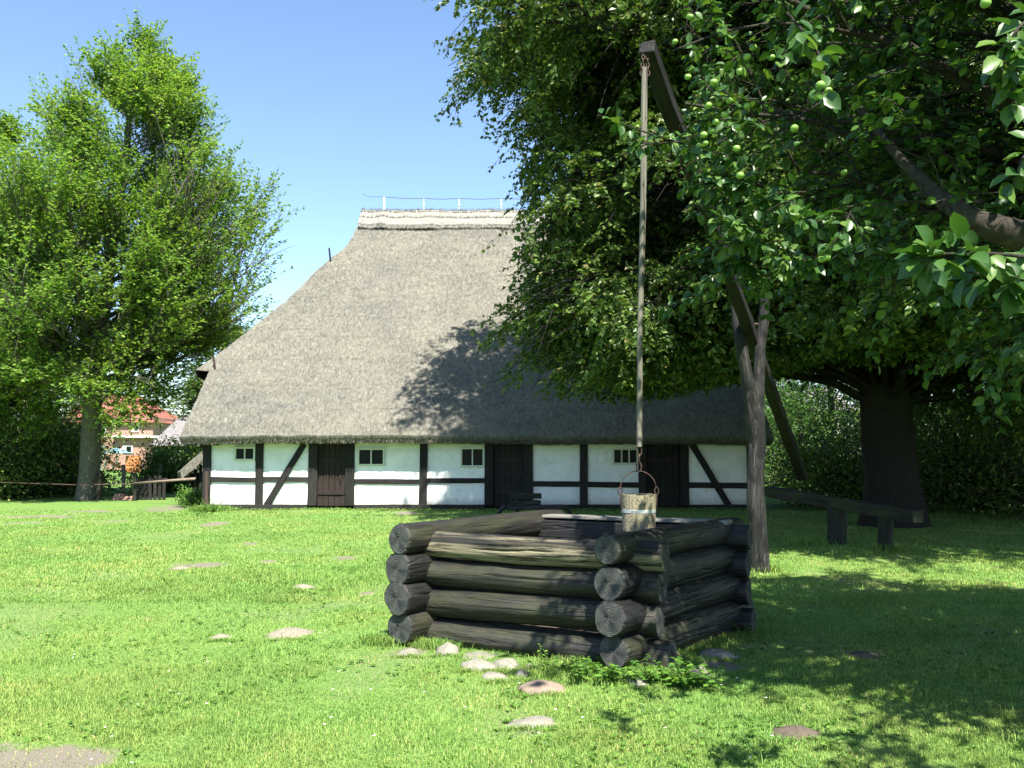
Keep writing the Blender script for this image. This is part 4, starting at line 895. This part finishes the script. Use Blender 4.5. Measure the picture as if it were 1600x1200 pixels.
# ================================================================== WEEDS
def weed(px, py, n, h, name='nettle', label='', cat='weed', grp=None, ls=.06, spread=.12, lf=10):
    c = gnd(px, py); root = empty(name, (c[0], c[1], 0)); tag(root, label, cat, grp); 
    S = np.stack([c[0]+rng.normal(size=n)*spread*.6, c[1]+rng.normal(size=n)*spread*.4, np.zeros(n)], -1); E = S+np.stack([rng.normal(size=n)*spread*.9, rng.normal(size=n)*spread*.7, h*rng.uniform(.5, 1.1, n)], -1); Mi = (S+E)/2+rng.normal(size=(n, 3))*.02
    V, q = tubes(bez(S, Mi, E, 5), np.linspace(1, .5, 5)[None]*np.full((n, 1), .003), 5); obj('stem', mesh_np('stem', [(local(V, root), q, 0)], [M['leaf_weed']], True, {'rnd': np.full(len(V), .3)}), root, WM[root.name].copy())
    il = np.repeat(np.arange(n), lf); t = np.tile(np.linspace(.25, 1, lf), n); P, T = bez_at(S[il], Mi[il], E[il], t); a = np.tile(np.arange(lf)*PI*.5*1.02, n)+rng.random(len(il))*.6
    A = unit(np.stack([np.cos(a), np.sin(a), .15+a*0], -1)); Nn = unit(np.array([0, 0, 1.])+rdir(len(il))*.35); Lf = ls*(1.15-.5*t)*rng.uniform(.7, 1.2, len(il))
    leaf_cloud('leaves', P, A, Nn, Lf, Lf*.55, M['leaf_weed'], root, True)
G_ = 'leafy weeds at the foot of the log well'
weed(850, 1052, 9, .17, label='thin leafy weed sprouting before the middle of the front logs', grp=G_, ls=.045)
weed(885, 1056, 8, .13, label='low leafy weed between the thin weed and the nettle clump', grp=G_, ls=.04)
weed(935, 1066, 16, .17, label='dense nettle clump below the right side log ends', grp=G_, ls=.075, spread=.16)
weed(1020, 1072, 9, .14, label='nettle sprouts in front of the lowest right log corner', grp=G_, ls=.06, spread=.07)
weed(1062, 1076, 18, .19, label='broad leafed nettle clump beside the brownish stone', grp=G_, ls=.08, spread=.14)
weed(1170, 1000, 8, .14, label='small shaded weed at the far right log ends', grp=G_, ls=.04)
weed(330, 800, 18, .42, 'wild_herb', 'tall scraggly herb growing at the left corner of the farmhouse', ls=.07, spread=.3, lf=16)
weed(312, 806, 14, .3, 'wild_herb', 'low dark herb beside the worn path at the house corner', ls=.08, spread=.35, lf=12)
# ================================================================== TREES
def Xa(px, D): return at(px, 700, D)[0]
# -- left sunlit tree
D = 31.0; rootL = empty('hornbeam_tree', (Xa(141, D), D, 0)); tag(rootL, 'tall bright green tree with ragged pointed crown at the left', 'tree')
def ZA(y, D): return at(800, y, D)[2]
tx = Xa(141, D)
trk = [(tx, D, -.05), (tx, D, 2.2), (tx+.1, D, 4.5), (tx+.35, D+.1, 8), (tx+.85, D, 11.5), (tx+1.0, D, 14.2), (tx+1.1, D, 15.2)]
zt = [2.0, 3.0, 4.2, 5.6, 7.2, 9.0, 10.6, 12.2, 13.0, 14.0, 15.0, 15.9]
rr_ = [1.2, 2.4, 3.6, 4.7, 5.7, 5.9, 5.0, 4.1, 3.3, 2.4, 1.4, .3]
rl_ = [3.0, 4.6, 5.4, 6.2, 6.6, 6.8, 6.0, 3.8, 2.9, 2.6, 2.1, .9]
rf_ = [2.4, 3.2, 4.2, 5.0, 5.6, 5.8, 5.0, 3.8, 2.8, 2.3, 1.8, .7]
grow(rootL, trk, [.36, .31, .29, .22, .13, .07, .03], zt, rl_, rr_, rf_, rf_, 165, 17, 8, 11, .128, M['leaf_beech'], M['bark_pale'], asc=.85, arch=-.08, droop=-.08, up2=.32, twl=(.4, 1.1), flat=.75, inner=.45, brl=(.16, .36), zlow=3.2, limb_r=.010, tip_up=.14, gaps=(.55, .39, 5), extra=((26, -.7, .7, 4.5, 10),))
# second leader making the left shoulder of the crown (a neighbouring tree cut by the frame)
rootL2 = empty('hornbeam_tree', (-20.4, 31.5, 0)); tag(rootL2, 'green tree cut off by the left edge beside the tall one', 'tree')
tx2 = -20.4; trk = [(tx2, 31.5, -.05), (tx2, 31.5, 4), (tx2+.3, 31.5, 8), (tx2+1.2, 31.5, 12.5)]
grow(rootL2, trk, [.28, .24, .16, .04], [1.6, 3, 5, 8, 10.5, 12.3, 13.3], [2.5, 4, 5, 5, 4, 2.4, .8], [2.4, 4, 5.2, 5.4, 4.4, 2.6, 1.0], [2, 3.5, 4.5, 4.5, 3.5, 2.2, .8], [2, 3.5, 4.5, 4.5, 3.5, 2.2, .8], 90, 15, 8, 12, .145, M['leaf_beech'], M['bark'], asc=.8, arch=-.05, droop=-.1, up2=.3, brl=(.16, .34), zlow=2, tip_up=.12)
# -- big dark tree between house and well
D = 20.5; txd = Xa(1392, D); rootD = empty('dark_beech_tree', (txd, D, 0)); tag(rootD, 'huge dark small-leaved tree hanging over the right half of the farmhouse', 'tree')
trk = [(txd, D, -.05), (txd-.05, D, 2.5), (txd-.2, D, 5), (txd-.4, D+.1, 9), (txd-.6, D, 14), (txd-.8, D, 18)]
zt = [1.9, 2.7, 3.6, 5.0, 6.2, 7.2, 8.2, 9.4, 11, 13, 15, 17, 18.5]
rl_ = [4.2, 6.4, 8.9, 8.5, 8.5, 8.1, 7.9, 8.3, 9.7, 9.3, 6.9, 4.4, 2.0]
rr_ = [3, 7, 9, 10, 10, 10, 10, 10, 9.5, 9, 7.5, 5, 2.5]
rf_ = [2, 5, 8, 10, 11.2, 12, 12.6, 12.4, 11.6, 9.8, 7.5, 4.5, 2.5]
rb_2 = [2.5, 3.8, 4.6, 4.8, 5.0, 5.4, 5.8, 6.2, 6.2, 6.0, 5.5, 4.5, 2.5]
def roofclear(P):
    return (P[:, 2] > np.interp(P[:, 0], [-2, 0, 2, 4, 5, 6.5, 9.5, 11], [3.0, 2.9, 2.8, 2.9, 3.2, 3.4, 3.3, 1.8])) & ~((P[:, 1] < 17.2) & (P[:, 2] < 3.3) & (P[:, 0] < 7.5)) & ~((P[:, 1] < 13.2) & (P[:, 0] < 4.6)) & ~((P[:, 1] > yplane(np.maximum(P[:, 2], ZE))-.35) & (P[:, 0] < 2*CX-XL(np.clip(P[:, 2], ZE, ZR)))) & ~((P[:, 1] > YF-.7) & (P[:, 2] < ZE+.2) & (P[:, 0] < X1+.8))
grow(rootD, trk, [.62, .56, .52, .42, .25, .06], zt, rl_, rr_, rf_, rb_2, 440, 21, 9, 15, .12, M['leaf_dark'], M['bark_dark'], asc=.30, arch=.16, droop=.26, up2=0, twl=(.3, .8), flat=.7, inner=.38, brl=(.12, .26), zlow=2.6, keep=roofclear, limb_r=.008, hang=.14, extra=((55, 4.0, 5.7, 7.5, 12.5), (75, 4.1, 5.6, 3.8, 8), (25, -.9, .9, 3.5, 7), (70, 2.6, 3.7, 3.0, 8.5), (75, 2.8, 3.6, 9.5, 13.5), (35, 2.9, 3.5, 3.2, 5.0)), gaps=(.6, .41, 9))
# -- apple tree whose crown hangs into the picture from the right
rootA = empty('apple_tree', (6.3, 6.6, 0)); tag(rootA, 'nearby apple tree with broad leaves and green apples filling the top right', 'tree')
trk = [(6.3, 6.6, -.05), (6.1, 6.5, 1.0), (5.6, 6.2, 2.0), (5.0, 5.9, 3.0), (4.6, 5.6, 4.5), (4.5, 5.5, 6.3)]
zt = [2.45, 2.8, 3.2, 3.8, 4.5, 5.3, 6.0, 6.6]
rl_ = [2.4, 3.2, 3.6, 3.85, 4.0, 3.5, 2.7, 1.3]; rr_ = [2, 3, 3.5, 3.8, 3.8, 3.4, 2.6, 1.3]; rf_ = [2.2, 3.2, 3.9, 4.3, 4.4, 3.8, 2.8, 1.4]; rba = [2.0, 2.8, 3.2, 3.6, 3.8, 3.4, 2.6, 1.2]
def camclear(P):
    d = np.hypot(P[:, 0], P[:, 1]); px = 800+F*P[:, 0]/np.maximum(P[:, 1], .1); py = 706-F*(P[:, 2]-EYE)/np.maximum(P[:, 1], .1)
    return (d > 3.0) & ((px > 1640) | (P[:, 1] > 4.5) | (py < -60)) & ~((P[:, 1] > 9.6) & (P[:, 2] < 3.2)) & ~((P[:, 0] < 1.75) & (P[:, 2] < 2.9)) & (P[:, 0] > .2*P[:, 1]-.1)
apple_tips = grow(rootA, trk, [.22, .2, .18, .15, .09, .03], zt, rl_, rr_, rf_, rba, 185, 15, 7, 9, .074, M['leaf_apple'], M['bark'], asc=.4, arch=.10, droop=.14, up2=.12, twl=(.18, .45), flat=.9, full=True, inner=.4, brl=(.14, .3), zlow=1.9, keep=camclear, leafw=.68, limb_r=.013, hang=.1, gaps=(.85, .45, 3))
# big visible limb and individual near sprigs, all part of the apple tree
def limb(pts, ws, name='limb'):
    P = np.array([at(*p) for p in pts]); K = 26; tt = np.linspace(0, 1, len(P)); ts = np.linspace(0, 1, K); Q = np.stack([np.interp(ts, tt, P[:, k]) for k in range(3)], -1)
    for _ in range(3): Q[1:-1] = (Q[:-2]+2*Q[1:-1]+Q[2:])/4
    V, q = tubes(Q[None], np.interp(ts, tt, ws)[None], 12); V = V+rng.normal(size=V.shape)*np.mean(ws)*.05
    obj(name, mesh_np(name, [(local(V, rootA), q, 0)], [M['bark']], True), rootA, WM[rootA.name].copy())
limb([(2250, 420, 6.0), (1800, 400, 4.9), (1600, 372, 4.6), (1520, 345, 4.6), (1455, 300, 4.8), (1390, 230, 5.1), (1330, 150, 5.5)], [.16, .11, .085, .062, .04, .025, .012])
SPL, SPA, SPN, SPS = [], [], [], []; AP = []; SV = []
def sprig(pts, nleaf, ls, apples=(), w=.006, spread=.35):
    P = np.array([at(*p) for p in pts]); K = 12; tt = np.linspace(0, 1, len(P)); ts = np.linspace(0, 1, K); Q = np.stack([np.interp(ts, tt, P[:, k]) for k in range(3)], -1)
    for _ in range(2): Q[1:-1] = (Q[:-2]+2*Q[1:-1]+Q[2:])/4
    SV.append((Q, w)); t = rng.uniform(0.05, 1, nleaf); B = np.stack([np.interp(t, ts, Q[:, k]) for k in range(3)], -1); T = unit(Q[-1]-Q[0])[None]
    A = unit(T*.35+rdir(nleaf)*1.0+np.array([0, 0, -.35])); SPL.append(B+A*ls*rng.uniform(.2, spread*3, nleaf)[:, None]*.5); SPA.append(A); SPN.append(unit(np.array([-.1, -.35, .8])+rdir(nleaf)*.55)); SPS.append(np.full(nleaf, ls)*rng.uniform(.7, 1.2, nleaf))
    for a in apples: AP.append(at(*a))
sprig([(1110, 240, 5.4), (1060, 222, 5.2), (1010, 208, 5.1), (965, 190, 5.05), (935, 180, 5.0)], 46, .075)
sprig([(1060, 222, 5.2), (1020, 225, 5.15), (985, 222, 5.1)], 26, .07)
sprig([(1230, 20, 3.6), (1265, 60, 3.5), (1290, 100, 3.45), (1285, 150, 3.4)], 34, .08, [(1282, 133, 3.4), (1293, 142, 3.42), (1278, 148, 3.45)], spread=.3)
sprig([(1200, 330, 4.6), (1235, 310, 4.4), (1252, 335, 4.3), (1258, 350, 4.3)], 24, .075, [(1292, 402, 4.4), (1284, 405, 4.45)])
sprig([(1330, 330, 4.5), (1310, 370, 4.4), (1290, 395, 4.4)], 20, .07)
sprig([(1700, 420, 2.9), (1600, 400, 2.75), (1540, 395, 2.65), (1470, 395, 2.6), (1440, 410, 2.6)], 62, .082, w=.007)
sprig([(1640, 430, 2.8), (1600, 440, 2.7), (1560, 430, 2.7), (1510, 425, 2.65)], 34, .085)
sprig([(1640, 10, 3.2), (1590, 40, 3.0), (1570, 80, 2.95), (1565, 110, 2.95)], 36, .085, [(1540, 5, 3.1)])
sprig([(1650, 60, 3.1), (1600, 90, 3.0), (1575, 130, 3.0), (1590, 170, 3.0)], 30, .08)
sprig([(1620, 220, 3.3), (1595, 250, 3.2), (1585, 290, 3.2)], 22, .07)
sprig([(1130, 440, 6.0), (1100, 455, 6.0), (1060, 470, 6.0), (1030, 482, 6.0)], 44, .07); sprig([(1180, 400, 5.8), (1130, 420, 5.9), (1090, 445, 5.9)], 50, .07)
sprig([(1250, 410, 5.8), (1200, 430, 5.8), (1160, 440, 5.8)], 44, .07); sprig([(1130, 160, 5.5), (1100, 130, 5.5), (1075, 60, 5.5)], 40, .07, [(1075, 120, 5.4), (1055, 65, 5.5)])
for (a, b_, c_, d_) in [(1140, 200, 1085, 215), (1170, 260, 1075, 235), (1180, 290, 1100, 275), (1190, 330, 1110, 310), (1200, 370, 1125, 345), (1210, 400, 1140, 375), (1160, 160, 1110, 190), (1190, 430, 1130, 405), (1260, 300, 1180, 320), (1300, 350, 1220, 360), (1190, 360, 1090, 330), (1180, 300, 1080, 290), (1200, 240, 1090, 250), (1200, 200, 1080, 190), (1230, 380, 1120, 385), (1280, 420, 1210, 400), (1340, 430, 1290, 380), (1150, 90, 1090, 160), (1420, 400, 1370, 420), (1500, 440, 1460, 470)]:
    dd = rng.uniform(5.0, 6.0); sprig([(a, b_, dd), ((a+c_)/2, (b_+d_)/2-10, dd), (c_, d_, dd)], 64, .072, spread=.6)
for q in [(1093, 117), (1115, 140), (1121, 158), (1128, 182), (1083, 195), (1091, 216), (1068, 216), (1139, 187), (1152, 200), (1166, 75), (1168, 88), (1160, 108), (1157, 3), (1230, 35), (1122, 235), (1155, 270), (1228, 205), (1080, 212), (1142, 160), (1092, 195), (1108, 178), (1288, 395), (1050, 35), (1210, 84), (1256, 5), (1322, 270)]:
    AP.append(at(q[0]+rng.uniform(-12, 30), q[1]+rng.uniform(-14, 14), rng.uniform(4.9, 5.6)))
for s in SV:
    V, q = tubes(s[0][None], (s[1]*np.linspace(1, .5, 12))[None], 6); obj('twig', mesh_np('twig', [(local(V, rootA), q, 0)], [M['bark']], True), rootA, WM[rootA.name].copy())
leaf_cloud('leaf_sprays', np.concatenate(SPL), np.concatenate(SPA), np.concatenate(SPN), np.concatenate(SPS), np.concatenate(SPS)*.66, M['leaf_apple'], rootA, True)
n1, n2 = 10, 14; ph, th = np.meshgrid(np.linspace(0, PI, n1), np.linspace(0, 2*PI, n2, endpoint=False), indexing='ij'); rr = 1-.22*np.exp(-(ph/.45)**2)-.10*np.exp(-((PI-ph)/.4)**2)
V = (np.stack([np.sin(ph)*np.cos(th), np.sin(ph)*np.sin(th), np.cos(ph)*.9], -1)*rr[..., None]*.025).reshape(-1, 3); ii, jj = np.meshgrid(np.arange(n1-1), np.arange(n2), indexing='ij'); j2 = (jj+1) % n2
q = np.stack([ii*n2+jj, (ii+1)*n2+jj, (ii+1)*n2+j2, ii*n2+j2], -1).reshape(-1, 4); me_apple = mesh_np('apple', [(V, q, 0)], [M['apple']], True)
for p in AP: obj('apple', me_apple, rootA, Matrix.Translation(Vector(p)) @ Matrix.Rotation(random.uniform(-.6, .6), 4, 'X') @ Matrix.Scale(random.uniform(.75, 1.0), 4))
# ================================================================== BACKGROUND RIGHT
bush('shrub', (Xa(1255, 37), 37, 0), 3.6, 2.4, 4.2, 20000, .12, M['leaf_bush'], 'sunlit bright green shrub behind the post of the sweep')
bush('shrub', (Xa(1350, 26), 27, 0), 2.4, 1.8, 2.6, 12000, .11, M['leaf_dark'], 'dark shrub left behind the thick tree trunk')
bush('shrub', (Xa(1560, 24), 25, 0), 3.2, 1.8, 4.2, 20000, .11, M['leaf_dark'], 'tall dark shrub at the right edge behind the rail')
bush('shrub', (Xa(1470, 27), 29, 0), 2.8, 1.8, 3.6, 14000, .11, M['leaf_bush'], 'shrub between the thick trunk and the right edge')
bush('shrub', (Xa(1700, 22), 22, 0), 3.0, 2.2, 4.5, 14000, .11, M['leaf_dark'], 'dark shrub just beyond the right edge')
def btree(px, D, h, r, n, label, mat='leaf_dark', trunk=.25, z0=1.5, name='broadleaf_tree', nb=12):
    x = Xa(px, D); root = empty(name, (x, D, 0)); tag(root, label, 'tree', 'trees beyond the lawn'); trk = [(x, D, -.05), (x+.1, D, h*.35), (x-.1, D, h*.7), (x, D, h*.97)]
    zt = [z0, z0+.15*h, z0+.35*h, h*.7, h*.88, h]; rr = [r*.6, r*.92, r, r*.85, r*.5, .3]
    grow(root, trk, [trunk, trunk*.8, trunk*.5, .03], zt, rr, rr, rr, rr, n, nb, 6, 10, .15, M[mat], M['bark'], asc=.6, arch=.1, droop=.05, up2=.15, brl=(.18, .36), zlow=z0, twl=(.4, 1.1))
btree(1480, 36, 13, 5.5, 70, 'dense tree far behind the rail under the big dark tree', z0=.8)
btree(1700, 32, 14, 6, 70, 'dense tree behind the right edge of the lawn', z0=.8)
btree(1300, 48, 9, 5, 50, 'pale tree beyond the sunlit shrub', 'leaf_bush', z0=.6)
# ================================================================== BACKGROUND LEFT
bush('shrub', (Xa(40, 33), 33.5, 0), 3.0, 1.8, 3.6, 16000, .13, M['leaf_dark'], 'dark shrub at the left edge behind the rope')
bush('shrub', (Xa(95, 36), 36, 0), 1.7, 1.5, 3.0, 8000, .13, M['leaf_bush'], 'green shrub left of the thick pale trunk')
bush('shrub', (Xa(-60, 31), 31, 0), 3.0, 1.8, 3.2, 9000, .13, M['leaf_dark'], 'dark shrub beyond the left edge')
bush('shrub', (Xa(264, 37), 37, 0), 1.55, 1.3, 2.1, 10000, .10, M['leaf_bush'], 'rounded shrub behind the broken picket fence')
bush('shrub', (Xa(232, 39), 40, 0), .9, .8, 1.7, 4000, .10, M['leaf_beech'], 'light green shrub behind the rounded one')
bush('shrub', (Xa(303, 27.4), 27.4, 0), .45, .35, .62, 2200, .06, M['leaf_weed'], 'small bright bush against the lean-to shed')
btree(345, 48, 8.5, 3.0, 40, 'dark tree behind the left roof edge', z0=1.2)
btree(-60, 46, 9, 6, 50, 'dark tree beyond the shrubs at the left edge', z0=.6)
btree(60, 58, 8, 5, 40, 'dark green tree between the left shrubs and the brick house', z0=.6)
# brick house far beyond
D = 84; bh = empty('brick_house', (Xa(160, D), D, 0)); tag(bh, 'distant red brick house with red roof and white windows', 'house'); T_ = np.array(WM[bh.name].translation)
def bx(name, p, mat, parent=bh, T=None):
    T = T_ if T is None else T; mb = MB(); a, b = p; mb.box(a, b); mb.v = [tuple(np.array(v)-T) for v in mb.v]; return mb.build(name, M[mat], parent, Matrix.Translation(T))
def Z_(y, D): return at(800, y, D)[2]
xa, xb, xm = Xa(95, D), Xa(238, D), Xa(203, D)
bx('wall', ((xa, D, -.2), (xb, D+9, Z_(652, D))), 'brick')
mb = MB(); zt1, zt2 = Z_(654, D), Z_(628, D); v = [(xa-.5, D-.5, zt1-.3), (xb+.3, D-.5, Z_(660, D)), (xb+.3, D+9.5, Z_(660, D)), (xa-.5, D+9.5, zt1-.3), (xa+1, D+4.5, zt2+1.2), (xb-3, D+4.5, zt2+.8)]
v = [tuple(np.array(q)-T_) for q in v]; mb.add(v, [(0, 1, 5, 4), (2, 3, 4, 5), (3, 0, 4), (1, 2, 5), (0, 3, 2, 1)]); mb.build('roof', M['tile'], bh, Matrix.Translation(T_))
for (px, py, pw, phh) in ((158, 670, 16, 16), (211, 667, 12, 16), (155, 704, 18, 20), (120, 700, 14, 18), (200, 702, 16, 12)):
    wf = bx('window', ((Xa(px-pw/2, D), D-.1, Z_(py+phh/2, D)), (Xa(px+pw/2, D), D-.003, Z_(py-phh/2, D))), 'white')
    bx('pane', ((Xa(px-pw*.1, D), D-.14, Z_(py+phh*.35, D)), (Xa(px+pw*.36, D), D-.105, Z_(py-phh*.38, D))), 'glass', wf)
bx('ledge', ((xm-1.5, D-.6, Z_(684, D)), (xb+1, D-.01, Z_(681, D))), 'white')
# grey roofed barn behind the tree
D2 = 70; gbn = empty('grey_barn', (Xa(285, D2), D2, 0)); tag(gbn, 'low building with grey roof glimpsed left of the thatched eave', 'building'); T2 = np.array(WM[gbn.name].translation)
bx('wall', ((Xa(240, D2), D2, 0), (Xa(345, D2), D2+8, Z_(690, D2))), 'stone', gbn, T2)
mb = MB(); v = [(Xa(236, D2), D2-.5, Z_(697, D2)), (Xa(350, D2), D2-.5, Z_(697, D2)), (Xa(350, D2), D2+8.5, Z_(697, D2)), (Xa(236, D2), D2+8.5, Z_(697, D2)), (Xa(252, D2), D2+4, Z_(645, D2)), (Xa(340, D2), D2+4, Z_(645, D2))]; v = [tuple(np.array(q)-T2) for q in v]
mb.add(v, [(0, 1, 5, 4), (2, 3, 4, 5), (3, 0, 4), (1, 2, 5), (0, 3, 2, 1)]); mb.build('roof', M['tile_grey'], gbn, Matrix.Translation(T2))
D3 = 60; wh = empty('white_cottage', (Xa(55, D3), D3+4, 0)); tag(wh, 'white walled cottage glimpsed between dark shrubs at the left', 'house'); T3 = np.array(WM[wh.name].translation)
bx('wall', ((Xa(15, D3), D3+2, 0), (Xa(75, D3), D3+8, Z_(690, D3))), 'white', wh, T3)
mb = MB(); v = [(Xa(10, D3), D3+1.6, Z_(692, D3)), (Xa(80, D3), D3+1.6, Z_(692, D3)), (Xa(80, D3), D3+8.4, Z_(692, D3)), (Xa(10, D3), D3+8.4, Z_(692, D3)), (Xa(20, D3), D3+5, Z_(655, D3)), (Xa(70, D3), D3+5, Z_(655, D3))]; v = [tuple(np.array(q)-T3) for q in v]
mb.add(v, [(0, 1, 5, 4), (2, 3, 4, 5), (3, 0, 4), (1, 2, 5), (0, 3, 2, 1)]); mb.build('roof', M['tile'], wh, Matrix.Translation(T3))
wr = empty('white_house', (Xa(1285, 75), 75, 0)); tag(wr, 'pale white house glimpsed through leaves behind the sunlit shrub', 'house'); T4 = np.array(WM[wr.name].translation)
bx('wall', ((Xa(1240, 75), 75, 0), (Xa(1330, 75), 82, Z_(640, 75))), 'white', wr, T4)
mb = MB(); v = [(Xa(1235, 75), 74.5, Z_(642, 75)), (Xa(1335, 75), 74.5, Z_(642, 75)), (Xa(1335, 75), 82.5, Z_(642, 75)), (Xa(1235, 75), 82.5, Z_(642, 75)), (Xa(1245, 75), 78.5, Z_(600, 75)), (Xa(1325, 75), 78.5, Z_(600, 75))]; v = [tuple(np.array(q)-T4) for q in v]
mb.add(v, [(0, 1, 5, 4), (2, 3, 4, 5), (3, 0, 4), (1, 2, 5), (0, 3, 2, 1)]); mb.build('roof', M['tile_grey'], wr, Matrix.Translation(T4))
# garden things in front of the brick house
D4 = 72
def gp(x, y, D=D4): return at(x, y, D)
pr = empty('garden_parasol', gp(182, 712)*np.array([1, 1, 0])); tag(pr, 'dark green garden parasol in front of the brick house', 'parasol'); Tp = np.array(WM[pr.name].translation)
mb = MB(); mb.tube([gp(182, 728)-Tp, gp(182, 700)-Tp], .06, 8); mb.build('pole', M['white'], pr, Matrix.Translation(Tp))
mb = MB(); mb.add([(1.15*math.cos(2*PI*k/8), 1.15*math.sin(2*PI*k/8), (gp(182, 708)-Tp)[2]) for k in range(8)]+[(0, 0, (gp(182, 699)-Tp)[2])], [(k, (k+1) % 8, 8) for k in range(8)]+[tuple(range(8))[::-1]]); mb.build('canopy', M['blue_plastic'], pr, Matrix.Translation(Tp))
sl_ = empty('garden_slide', gp(205, 722)*np.array([1, 1, 0])); tag(sl_, 'orange garden windbreak panel beside the play slide', 'windbreak'); Ts = np.array(WM[sl_.name].translation)
for k in range(4):
    p = gp(196+k*6, 722)-Ts; mb = MB(); mb.box((p[0], p[1], 0), (p[0]+.30, p[1]+.04, Z_(712, D4))); mb.build('panel', M['orange'], sl_, Matrix.Translation(Ts))
sl_.name = 'garden_windbreak'
ps = empty('play_slide', gp(175, 728)*np.array([1, 1, 0])); tag(ps, 'white and orange play slide on the far garden lawn', 'slide'); Tq = np.array(WM[ps.name].translation); WM[ps.name] = WM[ps.name]
mb = MB(); mb.tube([gp(165, 714)-Tq, gp(173, 722)-Tq, gp(184, 729)-Tq, gp(192, 730)-Tq], .14, 8); mb.build('chute', M['orange'], ps, Matrix.Translation(Tq), smooth=True)
mb = MB(); mb.tube([gp(168, 714)-Tq, gp(178, 731)-Tq], .08, 6); mb.tube([gp(168, 714)-Tq, gp(162, 731)-Tq], .08, 6); mb.build('ladder', M['white'], ps, Matrix.Translation(Tq))
# posts, rope, broken fence and bricks
def post(px, py0, py1, wpx, D, lean, mat, label, name='fence_post'):
    a, b = at(px, py1, D), at(px+lean, py0, D); a[2] = max(a[2], -.03) if a[2] > -.5 else -.03; r_ = wpx/F*D/2
    o = beam(name, a, b, r_*2, r_*2, M[mat], None, jit=.01, bevel=.01); tag(o, label, 'post')
post(323, 737, 792, 4, 26.0-.45, 0, 'iron', 'thin rusty stake at the left corner of the farmhouse', 'rusty_stake')
post(151, 740, 781, 10, 30.6, 6, 'bark', 'dark broken stump leaning beside the pale tree trunk', 'broken_stump')
post(193, 726, 768, 4.5, 34, 0, 'stone', 'thin grey post standing in the gap before the far lawn')
post(250, 726, 752, 4.5, 36, 0, 'board', 'pale post in front of the rounded shrub'); post(211, 738, 782, 5, 30.5, 0, 'rail_wood', 'mossy post at the left end of the picket fence')
rope = empty('rope_barrier', (Xa(160, 29.5), 29.5, 0)); tag(rope, 'reddish pole barrier strung low from the trees to the farmhouse corner', 'barrier'); Tr = np.array(WM[rope.name].translation)
mb = MB(); mb.tube([at(-60, 752, 29)-Tr, at(40, 755, 29)-Tr, at(130, 758, 29.5)-Tr, at(215, 755, 29)-Tr], .016, 6); mb.build('rope', M['iron'], rope, Matrix.Translation(Tr), smooth=True)
mb = MB(); mb.tube([at(210, 755, 29)-Tr, at(306, 748, 27.5)-Tr], [.03, .045], 8); mb.build('pole', M['stone_red'], rope, Matrix.Translation(Tr), smooth=True)
pk = empty('picket_fence', (Xa(235, 31), 31, 0)); tag(pk, 'broken grey picket fence below the rounded shrub', 'fence'); Tk = np.array(WM[pk.name].translation)
for k in range(7):
    p = at(214+k*7, 770, 31)-Tk; mb = MB(); hgt = random.uniform(.55, .85); R_ = Matrix.Rotation(random.uniform(-.08, .08), 3, 'Y'); mb.box((-.055, 0, 0), (.055, .02, hgt), R=R_); mb.v = [(v[0]+p[0], v[1]+random.uniform(0, .001), v[2]) for v in mb.v]; mb.build('picket', M['timber'], pk, Matrix.Translation(Tk))
mb = MB(); a, b = at(212, 750, 31.05)-Tk, at(262, 748, 31.05)-Tk; mb.tube([a, b], .03, 6); mb.build('rail', M['timber'], pk, Matrix.Translation(Tk))
mbk = MB(); mbk.box((-.12, -.06, 0), (.12, .06, .07)); br0 = None
for k in range(14):
    x = Xa(182+rng.uniform(0, 26), 30.8); lay = k//6; z = lay*.075
    if br0 is None: br0 = mbk.build('brick', M['brick'], None, Matrix.Translation((x, 30.8, 0)), bevel=.006); o = br0
    else: o = br0.copy(); C.objects.link(o)
    o.matrix_basis = Matrix.Translation((Xa(183+(k % 6)*4.2+lay*2, 30.8), 30.8+random.uniform(-.08, .08), z)) @ Matrix.Rotation(random.uniform(-.4, .4), 4, 'Z') @ Matrix.Scale(1.0, 4)
    tag(o, 'old red brick in the small heap beside the pale tree trunk', 'brick', 'red bricks heaped by the tree')
